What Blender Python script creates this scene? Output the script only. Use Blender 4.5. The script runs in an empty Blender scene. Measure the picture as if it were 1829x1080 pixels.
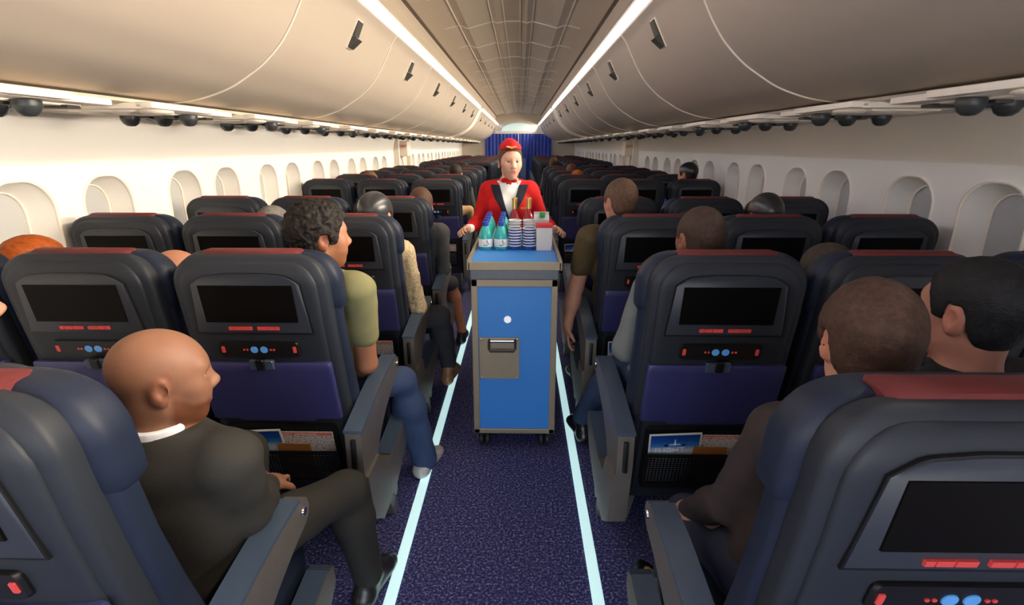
import bpy, bmesh, math, random
import numpy as np
from mathutils import Vector, Matrix
random.seed(7)
SC = bpy.context.scene
COL = SC.collection
PI = math.pi

# ------------------------------------------------------------------ materials
def lin(c):
    return tuple(((x/255)/12.92 if x/255 <= .04045 else ((x/255+.055)/1.055)**2.4) for x in c)

def mat(name, rgb, rough=.6, metal=0., vary=.06, scale=18., bump=0., bscale=60., spec=.5, emit=None, estr=0., coat=0.):
    m = bpy.data.materials.new(name); m.use_nodes = True
    nt = m.node_tree; b = nt.nodes['Principled BSDF']
    c = lin(rgb)
    b.inputs['Roughness'].default_value = rough
    b.inputs['Metallic'].default_value = metal
    b.inputs['Specular IOR Level'].default_value = spec
    b.inputs['Coat Weight'].default_value = coat
    tc = nt.nodes.new('ShaderNodeTexCoord')
    nz = nt.nodes.new('ShaderNodeTexNoise'); nz.inputs['Scale'].default_value = scale; nz.inputs['Detail'].default_value = 4
    nt.links.new(tc.outputs['Object'], nz.inputs['Vector'])
    rp = nt.nodes.new('ShaderNodeValToRGB')
    rp.color_ramp.elements[0].position = .3; rp.color_ramp.elements[1].position = .7
    rp.color_ramp.elements[0].color = tuple(x*(1-vary) for x in c)+(1,)
    rp.color_ramp.elements[1].color = tuple(min(1, x*(1+vary)) for x in c)+(1,)
    nt.links.new(nz.outputs['Fac'], rp.inputs['Fac'])
    nt.links.new(rp.outputs['Color'], b.inputs['Base Color'])
    if bump:
        n2 = nt.nodes.new('ShaderNodeTexNoise'); n2.inputs['Scale'].default_value = bscale; n2.inputs['Detail'].default_value = 6
        nt.links.new(tc.outputs['Object'], n2.inputs['Vector'])
        bp = nt.nodes.new('ShaderNodeBump'); bp.inputs['Strength'].default_value = bump; bp.inputs['Distance'].default_value = .01
        nt.links.new(n2.outputs['Fac'], bp.inputs['Height']); nt.links.new(bp.outputs['Normal'], b.inputs['Normal'])
    if emit:
        b.inputs['Emission Color'].default_value = lin(emit)+(1,); b.inputs['Emission Strength'].default_value = estr
    return m

M = {}
M['cream'] = mat('cabin_cream_plastic', (218, 206, 190), .5, vary=.015, scale=3)
M['wall'] = mat('sidewall_cream', (238, 235, 228), .5, vary=.012, scale=3)
M['bin'] = mat('bin_cream', (182, 171, 157), .5, vary=.015, scale=3)
M['trim'] = mat('cabin_bright_trim', (248, 238, 222), .45, vary=.01)
M['ceil'] = mat('ceiling_taupe', (196, 184, 168), .6, vary=.015, scale=3)
M['groove'] = mat('groove_dark', (95, 85, 76), .7)
M['pane'] = mat('window_shade', (172, 174, 174), .5, vary=.01)
M['shell'] = mat('seat_shell_navy', (40, 45, 53), .5, vary=.05, scale=6, spec=.35)
M['fabric'] = mat('seat_leather_navy', (29, 38, 57), .5, vary=.06, scale=9, bump=.05, bscale=220, spec=.35)
M['red'] = mat('headrest_red', (100, 34, 36), .65, vary=.06)
M['screenpan'] = mat('screen_panel', (50, 55, 64), .45, vary=.04)
M['screen'] = mat('screen_black', (9, 7, 6), .55, vary=.02, spec=.12)
M['tray'] = mat('tray_indigo', (52, 54, 104), .42, vary=.03, scale=4)
M['black'] = mat('black_plastic', (20, 20, 20), .4, vary=.05)
M['slot'] = mat('dark_slot', (62, 62, 58), .5)
M['dome'] = mat('nozzle_dark', (52, 56, 58), .38, vary=.05)
M['ledred'] = mat('button_red', (205, 70, 68), .5, emit=(205, 70, 68), estr=.12)
M['ledblue'] = mat('button_blue', (84, 150, 214), .4, emit=(84, 150, 214), estr=.2)
M['metal'] = mat('seat_metal', (136, 130, 122), .38, metal=.55, vary=.04)
M['skytint'] = mat('armrest_skylit_pad', (70, 86, 106), .3, vary=.04, spec=.7)  # blue of sky light on upward faces, put into the colour
M['chrome'] = mat('chrome', (205, 205, 205), .15, metal=1.)
M['tframe'] = mat('trolley_frame', (154, 142, 120), .45, metal=.3, vary=.03)
M['tblue'] = mat('trolley_blue', (54, 138, 226), .45, vary=.02, scale=4)
M['rubber'] = mat('rubber', (24, 24, 24), .6)
M['white'] = mat('white_paint', (245, 245, 242), .5, vary=.01)
M['paper'] = mat('paper_white', (222, 220, 214), .7)
M['teal'] = mat('teal_plastic', (52, 178, 176), .25, vary=.03, coat=.4)
M['capblue'] = mat('cap_blue', (42, 70, 176), .35)
M['cupblue'] = mat('cup_blue', (66, 88, 158), .45)
M['cupwhite'] = mat('cup_white', (226, 226, 228), .45)
M['wine'] = mat('wine_red_glass', (150, 26, 44), .12, coat=.6, vary=.05)
M['gold'] = mat('gold_foil', (206, 172, 98), .3, metal=.7)
M['green'] = mat('green_cap', (40, 150, 60), .4)
M['cartonred'] = mat('carton_red', (214, 34, 40), .5)
M['cartongrey'] = mat('carton_grey', (196, 198, 202), .5)
M['orange'] = mat('envelope_orange', (160, 104, 44), .7)
M['curtain'] = mat('curtain_navy', (70, 94, 196), .7, vary=.08)
M['skyarc'] = mat('pale_panel', (206, 234, 232), .5, emit=(206, 234, 232), estr=.4)
M['paleblue'] = mat('pale_blue_panel', (120, 150, 205), .6)
M['exitred'] = mat('exit_red', (190, 30, 36), .5)
M['path'] = mat('path_light', (214, 250, 250), .5, vary=.01, emit=(206, 248, 250), estr=.7)
M['lamp'] = mat('lamp_diffuser', (255, 252, 246), .5, vary=0., emit=(255, 252, 246), estr=1.2)
M['eye'] = mat('eye_white', (225, 220, 214), .25)
M['iris'] = mat('eye_iris', (84, 72, 62), .2)

def carpet():
    m = mat('carpet_navy', (40, 40, 78), .95, vary=0.)
    nt = m.node_tree; b = nt.nodes['Principled BSDF']
    tc = nt.nodes.new('ShaderNodeTexCoord')
    n = nt.nodes.new('ShaderNodeTexNoise'); n.inputs['Scale'].default_value = 95; n.inputs['Detail'].default_value = 6; n.inputs['Roughness'].default_value = .8
    nt.links.new(tc.outputs['Object'], n.inputs['Vector'])
    r = nt.nodes.new('ShaderNodeValToRGB'); e = r.color_ramp.elements
    e[0].position = .38; e[0].color = lin((26, 28, 68))+(1,)
    e[1].position = .69; e[1].color = lin((214, 216, 250))+(1,)
    x = e.new(.52); x.color = lin((54, 58, 124))+(1,)
    nt.links.new(n.outputs['Fac'], r.inputs['Fac']); nt.links.new(r.outputs['Color'], b.inputs['Base Color'])
    return m
M['carpet'] = carpet()

def ramp_mat(name, stops, axis, lo, hi, noise=.0, nscale=30, rough=.5):
    m = mat(name, (200, 200, 200), rough, vary=0.)
    nt = m.node_tree; b = nt.nodes['Principled BSDF']
    tc = nt.nodes.new('ShaderNodeTexCoord'); sp = nt.nodes.new('ShaderNodeSeparateXYZ')
    nt.links.new(tc.outputs['Object'], sp.inputs[0])
    mr = nt.nodes.new('ShaderNodeMapRange'); mr.inputs['From Min'].default_value = lo; mr.inputs['From Max'].default_value = hi
    nt.links.new(sp.outputs[axis], mr.inputs['Value'])
    n = nt.nodes.new('ShaderNodeTexNoise'); n.inputs['Scale'].default_value = nscale; n.inputs['Detail'].default_value = 5
    nt.links.new(tc.outputs['Object'], n.inputs['Vector'])
    ma = nt.nodes.new('ShaderNodeMath'); ma.operation = 'MULTIPLY_ADD'; ma.inputs[1].default_value = noise
    nt.links.new(n.outputs['Fac'], ma.inputs[0]); nt.links.new(mr.outputs['Result'], ma.inputs[2])
    r = nt.nodes.new('ShaderNodeValToRGB'); e = r.color_ramp.elements
    e[0].position = stops[0][0]; e[0].color = lin(stops[0][1])+(1,)
    e[1].position = stops[-1][0]; e[1].color = lin(stops[-1][1])+(1,)
    for p, c in stops[1:-1]:
        k = e.new(p); k.color = lin(c)+(1,)
    nt.links.new(ma.outputs[0], r.inputs['Fac']); nt.links.new(r.outputs['Color'], b.inputs['Base Color'])
    return m
M['magcover'] = ramp_mat('magazine_sky_picture', [(0, (196, 204, 212)), (.42, (190, 206, 226)), (.58, (60, 130, 205)), (.75, (20, 84, 172)), (1., (10, 52, 132))], 2, .002, .125, .18, 60)
def leaflet_mat():
    m = mat('leaflet_print', (214, 212, 210), .7, vary=0.)
    nt = m.node_tree; b = nt.nodes['Principled BSDF']
    tc = nt.nodes.new('ShaderNodeTexCoord')
    n = nt.nodes.new('ShaderNodeTexNoise'); n.inputs['Scale'].default_value = 130; n.inputs['Detail'].default_value = 3
    nt.links.new(tc.outputs['Object'], n.inputs['Vector'])
    r = nt.nodes.new('ShaderNodeValToRGB'); e = r.color_ramp.elements
    e[0].position = .34; e[0].color = lin((120, 120, 132))+(1,); e[1].position = .5; e[1].color = lin((216, 214, 212))+(1,)
    nt.links.new(n.outputs['Fac'], r.inputs['Fac']); nt.links.new(r.outputs['Color'], b.inputs['Base Color'])
    return m
M['leaflet'] = leaflet_mat()

# ------------------------------------------------------------------ mesh helpers
class MB:
    """collects verts/faces for ONE mesh"""
    def __init__(s): s.v = []; s.f = []; s.mi = []; s.sm = []
    def add(s, v, f, mi=0, smooth=False):
        b = len(s.v); s.v += [tuple(p) for p in v]
        for q in f: s.f.append(tuple(b+i for i in q)); s.mi.append(mi); s.sm.append(smooth)
        return s
    def box(s, lo, hi, mi=0, bev=0.):
        if bev > 0:
            bm = bmesh.new(); bmesh.ops.create_cube(bm, size=1)
            for v in bm.verts: v.co = Vector([(lo[i]+hi[i])/2+v.co[i]*(hi[i]-lo[i]) for i in range(3)])
            bmesh.ops.bevel(bm, geom=bm.edges[:], offset=bev, segments=2, affect='EDGES', profile=.6)
            s.bm(bm, mi); return s
        x0, y0, z0 = lo; x1, y1, z1 = hi
        return s.add([(x0,y0,z0),(x1,y0,z0),(x1,y1,z0),(x0,y1,z0),(x0,y0,z1),(x1,y0,z1),(x1,y1,z1),(x0,y1,z1)],
                     [(0,3,2,1),(4,5,6,7),(0,1,5,4),(1,2,6,5),(2,3,7,6),(3,0,4,7)], mi)
    def bm(s, bm, mi=0, smooth=False):
        bm.verts.index_update()
        s.add([v.co[:] for v in bm.verts], [[v.index for v in f.verts] for f in bm.faces], mi, smooth); bm.free(); return s
    def loft(s, rings, mi=0, smooth=True, cap=True):
        n = len(rings[0]); b = len(s.v)
        v = [p for r in rings for p in r]; f = []
        for i in range(len(rings)-1):
            for j in range(n):
                k = (j+1) % n
                f.append((i*n+j, i*n+k, (i+1)*n+k, (i+1)*n+j))
        s.add(v, f, mi, smooth)
        if cap:
            s.add(rings[0], [tuple(range(n-1, -1, -1))], mi); s.add(rings[-1], [tuple(range(n))], mi)
        return s
    def prism(s, prof, axis, a, b, mi=0, smooth=False):
        """prof: list of 2-D points, extruded along axis (0,1,2) from a to b"""
        def P(p, t):
            return (t, p[0], p[1]) if axis == 0 else ((p[0], t, p[1]) if axis == 1 else (p[0], p[1], t))
        n = len(prof)
        s.add([P(p, a) for p in prof]+[P(p, b) for p in prof], [(i, (i+1) % n, n+(i+1) % n, n+i) for i in range(n)], mi, smooth)
        s.add([P(p, a) for p in prof], [tuple(range(n-1, -1, -1))], mi); s.add([P(p, b) for p in prof], [tuple(range(n))], mi)
        return s
    def ribbon(s, lo, hi, axis, a, b, mi=0, smooth=False):
        """two matching 2-D polylines, extruded along axis"""
        def P(p, t):
            return (t, p[0], p[1]) if axis == 0 else ((p[0], t, p[1]) if axis == 1 else (p[0], p[1], t))
        n = len(lo)
        return s.loft([[P(lo[i], a), P(hi[i], a), P(hi[i], b), P(lo[i], b)] for i in range(n)], mi, smooth)
    def lathe(s, prof, c, mi=0, n=24, smooth=True):
        """prof (r,z) around vertical axis at c"""
        rings = [[(c[0]+r*math.cos(2*PI*j/n), c[1]+r*math.sin(2*PI*j/n), c[2]+z) for j in range(n)] for r, z in prof]
        return s.loft(rings, mi, smooth)
    def tube(s, pts, r, mi=0, n=8):
        rings = []
        P = [Vector(p) for p in pts]
        for i, p in enumerate(P):
            d = (P[min(i+1, len(P)-1)]-P[max(i-1, 0)]).normalized()
            u = d.cross(Vector((0, 0, 1)))
            if u.length < 1e-3: u = d.cross(Vector((1, 0, 0)))
            u.normalize(); w = d.cross(u)
            rr = r[i] if isinstance(r, (list, tuple)) else r
            rings.append([tuple(p+u*rr*math.cos(2*PI*j/n)+w*rr*math.sin(2*PI*j/n)) for j in range(n)])
        return s.loft(rings, mi, True)
    def ellipsoid(s, c, r, mi=0, nu=20, nv=12, half=False):
        rings = []
        for i in range(nv+1):
            t = -PI/2+PI*i/nv
            if half and t > 0: t = 0
            rings.append([(c[0]+r[0]*math.cos(t)*math.cos(2*PI*j/nu)*(1 if abs(t) < PI/2-.001 else .02), c[1]+r[1]*math.cos(t)*math.sin(2*PI*j/nu)*(1 if abs(t) < PI/2-.001 else .02), c[2]+r[2]*math.sin(t)) for j in range(nu)])
            if half and t == 0: break
        return s.loft(rings, mi, True)
    def mesh(s, name, mats, fix=True):
        me = bpy.data.meshes.new(name); me.from_pydata(s.v, [], s.f)
        for m in mats: me.materials.append(m)
        me.polygons.foreach_set('material_index', s.mi); me.polygons.foreach_set('use_smooth', s.sm)
        if fix:
            bm = bmesh.new(); bm.from_mesh(me)
            bmesh.ops.remove_doubles(bm, verts=bm.verts, dist=1e-5)
            bmesh.ops.recalc_face_normals(bm, faces=bm.faces)
            bm.to_mesh(me); bm.free()
        return me
    def build(s, name, mats, parent=None, loc=None, sharp=None, **kw):
        if not isinstance(mats, (list, tuple)): mats = [mats]
        me = s.mesh(name, mats)
        if sharp:
            me.polygons.foreach_set('use_smooth', [True]*len(me.polygons))
            me.set_sharp_from_angle(angle=math.radians(sharp))
        return link(name, me, parent, loc, **kw)

def link(name, me, parent=None, loc=None, **kw):
    o = bpy.data.objects.new(name, me); COL.objects.link(o)
    if parent is not None: o.parent = parent
    if loc is not None: o.location = loc
    for k, v in kw.items(): o[k] = v
    return o
def empty(name, loc, label, cat, group=None, rz=0, kind=None):
    o = bpy.data.objects.new(name, None); COL.objects.link(o); o.location = loc; o.rotation_euler = (0, 0, rz)
    o.empty_display_size = .1
    return tag(o, label, cat, group, kind)
def tag(o, label, cat, group=None, kind=None):
    o['label'] = label; o['category'] = cat
    if group: o['group'] = group
    if kind: o['kind'] = kind
    return o
def struct(o, label, cat):
    return tag(o, label, cat, None, 'structure')
def copy_tree(root, loc=None):
    r = root.copy(); COL.objects.link(r)
    if loc is not None: r.location = loc
    for ch in root.children:
        c = ch.copy(); COL.objects.link(c); c.parent = r
        for g in ch.children:
            d = g.copy(); COL.objects.link(d); d.parent = c
    return r
def catmull(pts, n=5):
    out = []
    P = [pts[0]]+list(pts)+[pts[-1]]
    for i in range(1, len(P)-2):
        for k in range(n):
            t = k/n
            out.append(tuple(.5*((2*P[i][d])+(-P[i-1][d]+P[i+1][d])*t+(2*P[i-1][d]-5*P[i][d]+4*P[i+1][d]-P[i+2][d])*t*t+(-P[i-1][d]+3*P[i][d]-3*P[i+1][d]+P[i+2][d])*t**3) for d in range(len(pts[0]))))
    out.append(tuple(pts[-1])); return out
def ordn(i):
    W = ['first','second','third','fourth','fifth','sixth','seventh','eighth','ninth','tenth','eleventh','twelfth','thirteenth','fourteenth','fifteenth','sixteenth','seventeenth','eighteenth','nineteenth','twentieth']
    T = ['twenty','thirty','forty']
    if i < 20: return W[i]
    return T[(i+1)//10-2]+('-'+W[(i+1) % 10-1] if (i+1) % 10 else 'ieth')
def sup(cx, cy, hx, hy, z, n=6, N=48):
    out = []
    for j in range(N):
        t = 2*PI*(j+.5)/N; c, s_ = math.cos(t), math.sin(t)
        out.append((cx+hx*math.copysign(abs(c)**(2/n), c), cy+hy*math.copysign(abs(s_)**(2/n), s_), z))
    return out
# ------------------------------------------------------------------ cabin shell (structure)
Y0, Y1 = -3.2, 21.3
mb = MB(); mb.box((-2.3, Y0, -.06), (2.3, Y1+.1, 0))
struct(mb.build('floor', M['carpet']), 'dark navy speckled cabin carpet under the seats and aisle', 'floor')

def window_ys():
    ys = []; y = 2.31-1.22*3-.48
    k = 0
    while y < Y1-.4:
        ys.append(y); y += .505 if k % 2 == 0 else .715; k += 1
    return ys
# measured pair rhythm: 2.92 | 3.60 4.13 | 4.84 5.32 | 6.03 6.55 ...
WYS = [2.92+1.222*k for k in range(-5, 15)]+[2.39+1.222*k for k in range(-4, 15)]
WYS = sorted(y for y in WYS if -2.6 < y < 20.6 and not 9.45 < y < 11.2)
WH, WZ = .178, 1.19          # half width, centre height of the opening
def rrect(cy, cz, hy, hz, r, n=9):
    out = []
    for sx, sz, a0 in ((1, 1, 0), (-1, 1, PI/2), (-1, -1, PI), (1, -1, 1.5*PI)):
        for k in range(n):
            a = a0+PI/2*k/(n-1)
            out.append((cy+sx*(hy-r)+r*math.cos(a), cz+sz*(hz-r)+r*math.sin(a)))
    return out
def wallx(z):                 # gentle curve of the side wall
    return 2.2-.05*max(0, (z-1.45)/.3)**2*1.0-.04*max(0, (.7-z)/.7)**2
HZ = .255
def side_wall(sg):
    mb = MB()
    Z_LO, Z_HI = .86, 1.52
    mids = [Y0]+[(a+b)/2 for a, b in zip(WYS, WYS[1:])]+[Y1]
    for i, y in enumerate(WYS):
        ya, yb = mids[i], mids[i+1]
        ya = max(ya, y-.5); yb = min(yb, y+.5)
        hole = rrect(y, WZ, WH, HZ, .15)
        outer = []
        for (py, pz) in hole:
            dy, dz = py-y, pz-WZ
            ky = ((yb-y) if dy > 0 else (y-ya))/max(abs(dy), 1e-6); kz = ((Z_HI-WZ) if dz > 0 else (WZ-Z_LO))/max(abs(dz), 1e-6)
            k = min(ky, kz); outer.append((y+dy*k, WZ+dz*k))
        n = len(hole)
        # corner points of the cell added through snapping the nearest samples
        for cy, cz in ((yb, Z_HI), (ya, Z_HI), (ya, Z_LO), (yb, Z_LO)):
            j = min(range(n), key=lambda q: (outer[q][0]-cy)**2+(outer[q][1]-cz)**2); outer[j] = (cy, cz)
        v = [(sg*wallx(b), a, b) for a, b in hole]+[(sg*wallx(b), a, b) for a, b in outer]
        mb.add(v, [(j, (j+1) % n, n+(j+1) % n, n+j) for j in range(n)], 0, True)
        if ya > mids[i]+1e-4: mb.add([(sg*2.2, mids[i], Z_LO), (sg*2.2, ya, Z_LO), (sg*wallx(Z_HI), ya, Z_HI), (sg*wallx(Z_HI), mids[i], Z_HI)], [(0, 1, 2, 3)])
        if yb < mids[i+1]-1e-4: mb.add([(sg*2.2, yb, Z_LO), (sg*2.2, mids[i+1], Z_LO), (sg*wallx(Z_HI), mids[i+1], Z_HI), (sg*wallx(Z_HI), yb, Z_HI)], [(0, 1, 2, 3)])
    for zs in ([0, .2, .4, .6, .72, .86], [1.52, 1.58, 1.64, 1.7, 1.775]):
        v = []
        for z in zs: v += [(sg*wallx(z), Y0, z), (sg*wallx(z), Y1, z)]
        mb.add(v, [(2*k, 2*k+1, 2*k+3, 2*k+2) for k in range(len(zs)-1)], 0, True)
    # outer skin so that nothing shines in round the windows
    mb.box((sg*2.36-.01, Y0, 0), (sg*2.36+.01, Y1, 2.9))
    o = mb.build('wall_'+('right' if sg > 0 else 'left'), M['wall'])
    o.data.polygons.foreach_set('use_smooth', [True]*len(o.data.polygons)); o.data.set_sharp_from_angle(angle=math.radians(35))
    struct(o, 'cream %s side wall of the cabin with rounded window openings' % ('right' if sg > 0 else 'left'), 'wall')
for sg in (-1, 1): side_wall(sg)

# windows: reveal + rim + shade, one thing per opening
def window_meshes(sg):
    op = rrect(0, 0, WH, HZ, .15); inn = rrect(0, -.01, WH-.052, HZ-.04, .112)
    a = MB(); n = len(op); rg = []
    for k in range(7):
        t = k/6; e = t**1.0
        rg.append([(sg*(.0+.11*t), p[0]*(1-e)+q[0]*e, p[1]*(1-e)+q[1]*e) for p, q in zip(op, inn)])
    a.loft(rg, 0, True, cap=False)
    rim = MB(); ou = rrect(0, 0, WH+.007, HZ+.007, .155); i2 = rrect(0, 0, WH-.003, HZ-.003, .149)
    rim.loft([[(sg*.004, p[0], p[1]) for p in ou], [(-sg*.008, p[0], p[1]) for p in ou], [(-sg*.008, p[0], p[1]) for p in i2], [(sg*.006, p[0], p[1]) for p in i2]], 0, True, cap=False)
    r2 = MB(); o2 = rrect(0, -.01, WH-.050, HZ-.038, .114); i3 = rrect(0, -.01, WH-.055, HZ-.043, .110)
    r2.loft([[(sg*.112, p[0], p[1]) for p in o2], [(sg*.1, p[0], p[1]) for p in o2], [(sg*.1, p[0], p[1]) for p in i3], [(sg*.112, p[0], p[1]) for p in i3]], 0, True, cap=False)
    pn = MB(); b = rrect(0, -.01, WH-.052, HZ-.04, .112)
    pn.add([(sg*.111, p[0], p[1]) for p in b]+[(sg*.125, p[0], p[1]) for p in b], [tuple(range(n)), tuple(range(2*n-1, n-1, -1))])
    return a.mesh('window_reveal', [M['wall']]), rim.mesh('window_rim', [M['trim']]), r2.mesh('window_inner_rim', [M['trim']]), pn.mesh('window_shade', [M['pane']])
wn = 1
for sg in (-1, 1):
    ms = window_meshes(sg)
    for i, y in enumerate(WYS):
        e = bpy.data.objects.new('window_%d' % wn, None); COL.objects.link(e); e.location = (sg*2.2, y, WZ); wn += 1
        struct(e, 'rounded cabin window in the %s wall, %s from the near end' % ('left' if sg < 0 else 'right', ordn(i)), 'window')
        for nm, me in zip(('reveal', 'rim', 'inner_rim', 'shade'), ms): link(nm, me, e)

# ceiling: flat side panels, a step, a raised centre with ribs
prof = [(-.80, 2.42), (-.875, 2.60), (-.875, 2.735), (-.862, 2.732), (-.70, 2.768), (-.55, 2.800), (-.46, 2.772), (-.35, 2.800), (-.205, 2.836), (-.15, 2.820), (-.08, 2.838), (0, 2.840)]
prof = prof+[(-x, z) for x, z in prof[-2::-1]]
mb = MB(); nP = len(prof)
mb.add([(x, Y0, z) for x, z in prof]+[(x, Y1, z) for x, z in prof], [(i, i+1, nP+i+1, nP+i) for i in range(nP-1)], 0)
struct(mb.build('ceiling', M['ceil'], sharp=5), 'taupe cabin ceiling of long panels rising towards the middle', 'ceiling')
def cz(x):
    p = sorted(prof[2:-2]); return float(np.interp(x, [a for a, b in p], [b for a, b in p]))
# long thin ribs
tn = 1
for x in (-.55, -.205, -.08, .08, .205, .55):
    mb = MB(); z = cz(x); mb.box((x-.005, Y0, z-.012), (x+.005, Y1, z+.01))
    struct(mb.build('trim_%d' % tn, M['trim']), 'thin pale rib along the ceiling at %s of the middle' % ('left' if x < 0 else 'right'), 'trim'); tn += 1
for sg in (-1, 1):
    mb = MB(); mb.prism([(sg*.842, 2.732), (sg*.877, 2.722), (sg*.877, 2.738), (sg*.862, 2.744)], 1, Y0, Y1)
    struct(mb.build('trim_%d' % tn, M['groove']), 'dark seam between ceiling and %s cove panel' % ('left' if sg < 0 else 'right'), 'trim'); tn += 1
# cross seams: thin pale battens at every panel joint
k = 0; y = .4
while y < Y1-.3:
    mb = MB(); pts = [p for p in prof if p[1] > 2.74]
    lo = [(x, z-.008) for x, z in pts]; hi = [(x, z+.006) for x, z in pts]
    mb.ribbon(lo, hi, 1, y-.006, y+.006)
    struct(mb.build('trim_%d' % tn, M['trim']), 'pale cross seam over the ceiling, %s from the near end' % ordn(k), 'trim'); tn += 1
    y += 1.12; k += 1

# side ledges under the bins that carry the service units
for sg in (-1, 1):
    mb = MB(); mb.prism([(sg*1.50, 1.772), (sg*1.54, 1.764), (sg*2.16, 1.752), (sg*2.34, 1.752), (sg*2.34, 1.80), (sg*1.52, 1.788)], 1, Y0, Y1)
    struct(mb.build('trim_%d' % tn, M['cream']), 'cream ledge under the %s overhead bins' % ('left' if sg < 0 else 'right'), 'trim'); tn += 1

# far bulkhead: wall, arch panel, lintel
mb = MB(); mb.box((-2.3, Y1, 0), (-1.25, Y1+.06, 2.9)); mb.box((1.25, Y1, 0), (2.3, Y1+.06, 2.9)); mb.box((-1.25, Y1, 2.07), (1.25, Y1+.06, 2.9)); mb.box((-1.25, Y1+.3, 0), (1.25, Y1+.36, 2.1))
struct(mb.build('wall_far', M['cream']), 'cream bulkhead wall at the far end of the cabin', 'wall')
mb = MB(); mb.box((-.9, Y1-.05, 2.065), (.9, Y1-.005, 2.165), bev=.01)
struct(mb.build('trim_%d' % tn, M['trim']), 'cream beam over the far curtains', 'trim'); tn += 1
mb = MB(); arc = [(-.66+1.32*i/20, 2.168+.285*math.sqrt(max(0, 1-((i-10)/10)**2))) for i in range(21)]
mb.prism(arc, 1, Y1-.03, Y1-.004)
tag(mb.build('arched_light_panel', M['skyarc']), 'pale cyan half-round light panel above the far curtains', 'light panel')
for sg in (-1, 1):   # folded curtains
    mb = MB(); nf = 90; x0, x1 = (.02, 1.29)
    xs = [x0+(x1-x0)*i/nf for i in range(nf+1)]
    fr = [(sg*x, Y1-.055+.03*math.sin(x*46+sg)+.01*math.sin(x*17)) for x in xs]; bk = [(a, b+.012) for a, b in fr]
    mb.ribbon(fr, bk, 2, .03, 2.06, 0, True)
    o = mb.build('curtain', M['curtain'], sharp=60)
    tag(o, 'navy pleated galley curtain, %s one of the pair' % ('left' if sg < 0 else 'right'), 'curtain', 'galley curtains')
mb = MB(); mb.box((-.012, Y1-.09, .0), (.012, Y1-.07, 2.06))
tag(mb.build('curtain_pole', M['white']), 'white upright strip between the two navy curtains', 'pole')  # white strip added to draw the gap where the curtains meet
mb = MB(); mb.box((.08, Y1-.16, .0), (.30, Y1-.12, 1.15), bev=.01)
tag(mb.build('galley_panel', M['paleblue']), 'pale blue low panel standing before the far curtains', 'panel')

# floor path strips
for sg in (-1, 1):
    mb = MB(); mb.box((sg*.382-.022, Y0, 0), (sg*.382+.022, Y1-.3, .006), bev=.002)
    tag(mb.build('floor_light_strip', M['path']), 'glowing pale cyan path strip along the %s edge of aisle' % ('left' if sg < 0 else 'right'), 'light strip', 'aisle path strips')

# ------------------------------------------------------------------ overhead bins
face = catmull([(.808, 2.362), (.845, 2.318), (.88, 2.25), (.908, 2.197), (.95, 2.125), (1.01, 2.045), (1.096, 1.965), (1.18, 1.91), (1.26, 1.865), (1.35, 1.832), (1.45, 1.808), (1.60, 1.79)], 4)
def bin_mesh(sg, L, f, door=True):
    mb = MB(); back = [(1.72, 1.80), (2.1, 1.95), (2.2, 2.3), (1.9, 2.5), (.85, 2.42)]
    pr = f+back
    mb.prism([(sg*x, z) for x, z in pr], 1, 0, L, 0, True)
    return mb.mesh('overhead_bin', [M['bin']])
def sharp(me, a):
    me.polygons.foreach_set('use_smooth', [True]*len(me.polygons)); me.set_sharp_from_angle(angle=math.radians(a)); return me
def trim_mesh(sg, f, w=.007, t=.006):
    mb = MB(); out = []; n = len(f)
    for i, (x, z) in enumerate(f):
        a = f[max(i-1, 0)]; b = f[min(i+1, n-1)]; tx, tz = b[0]-a[0], b[1]-a[1]; l = math.hypot(tx, tz)
        out.append((x+tz/l*t, z-tx/l*t))
    mb.ribbon([(sg*x, z) for x, z in f], [(sg*x, z) for x, z in out], 1, -w/2, w/2)
    return mb.mesh('edge_trim', [M['trim']])
def latch_mesh(sg, s=1.):
    mb = MB(); c = Vector((.890, 0, 2.228)); t = Vector((.47, 0, -.88)).normalized(); nrm = Vector((-.88, 0, -.47)).normalized(); yv = Vector((0, 1, 0))
    def pt(a, y, d): p = c+t*a*s+yv*y*s+nrm*d*s; return (sg*p.x, p.y, p.z)
    def slab(a0, a1, y0, y1, d0, d1, mi):
        mb.add([pt(a0, y0, -.01), pt(a0, y1, -.01), pt(a1, y1, -.01), pt(a1, y0, -.01), pt(a0, y0, d0), pt(a0, y1, d0), pt(a1, y1, d1), pt(a1, y0, d1)],
               [(0, 3, 2, 1), (4, 5, 6, 7), (0, 1, 5, 4), (1, 2, 6, 5), (2, 3, 7, 6), (3, 0, 4, 7)], mi)
    slab(-.060, .060, -.033, .033, .004, .004, 0)
    slab(-.055, .005, -.03, .03, .008, .012, 1); slab(.008, .055, -.03, .03, .03, .010, 1)
    return mb.mesh('latch', [M['trim'], M['slot']])
f2 = [(x, z) for x, z in face]
bk = 0
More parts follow.
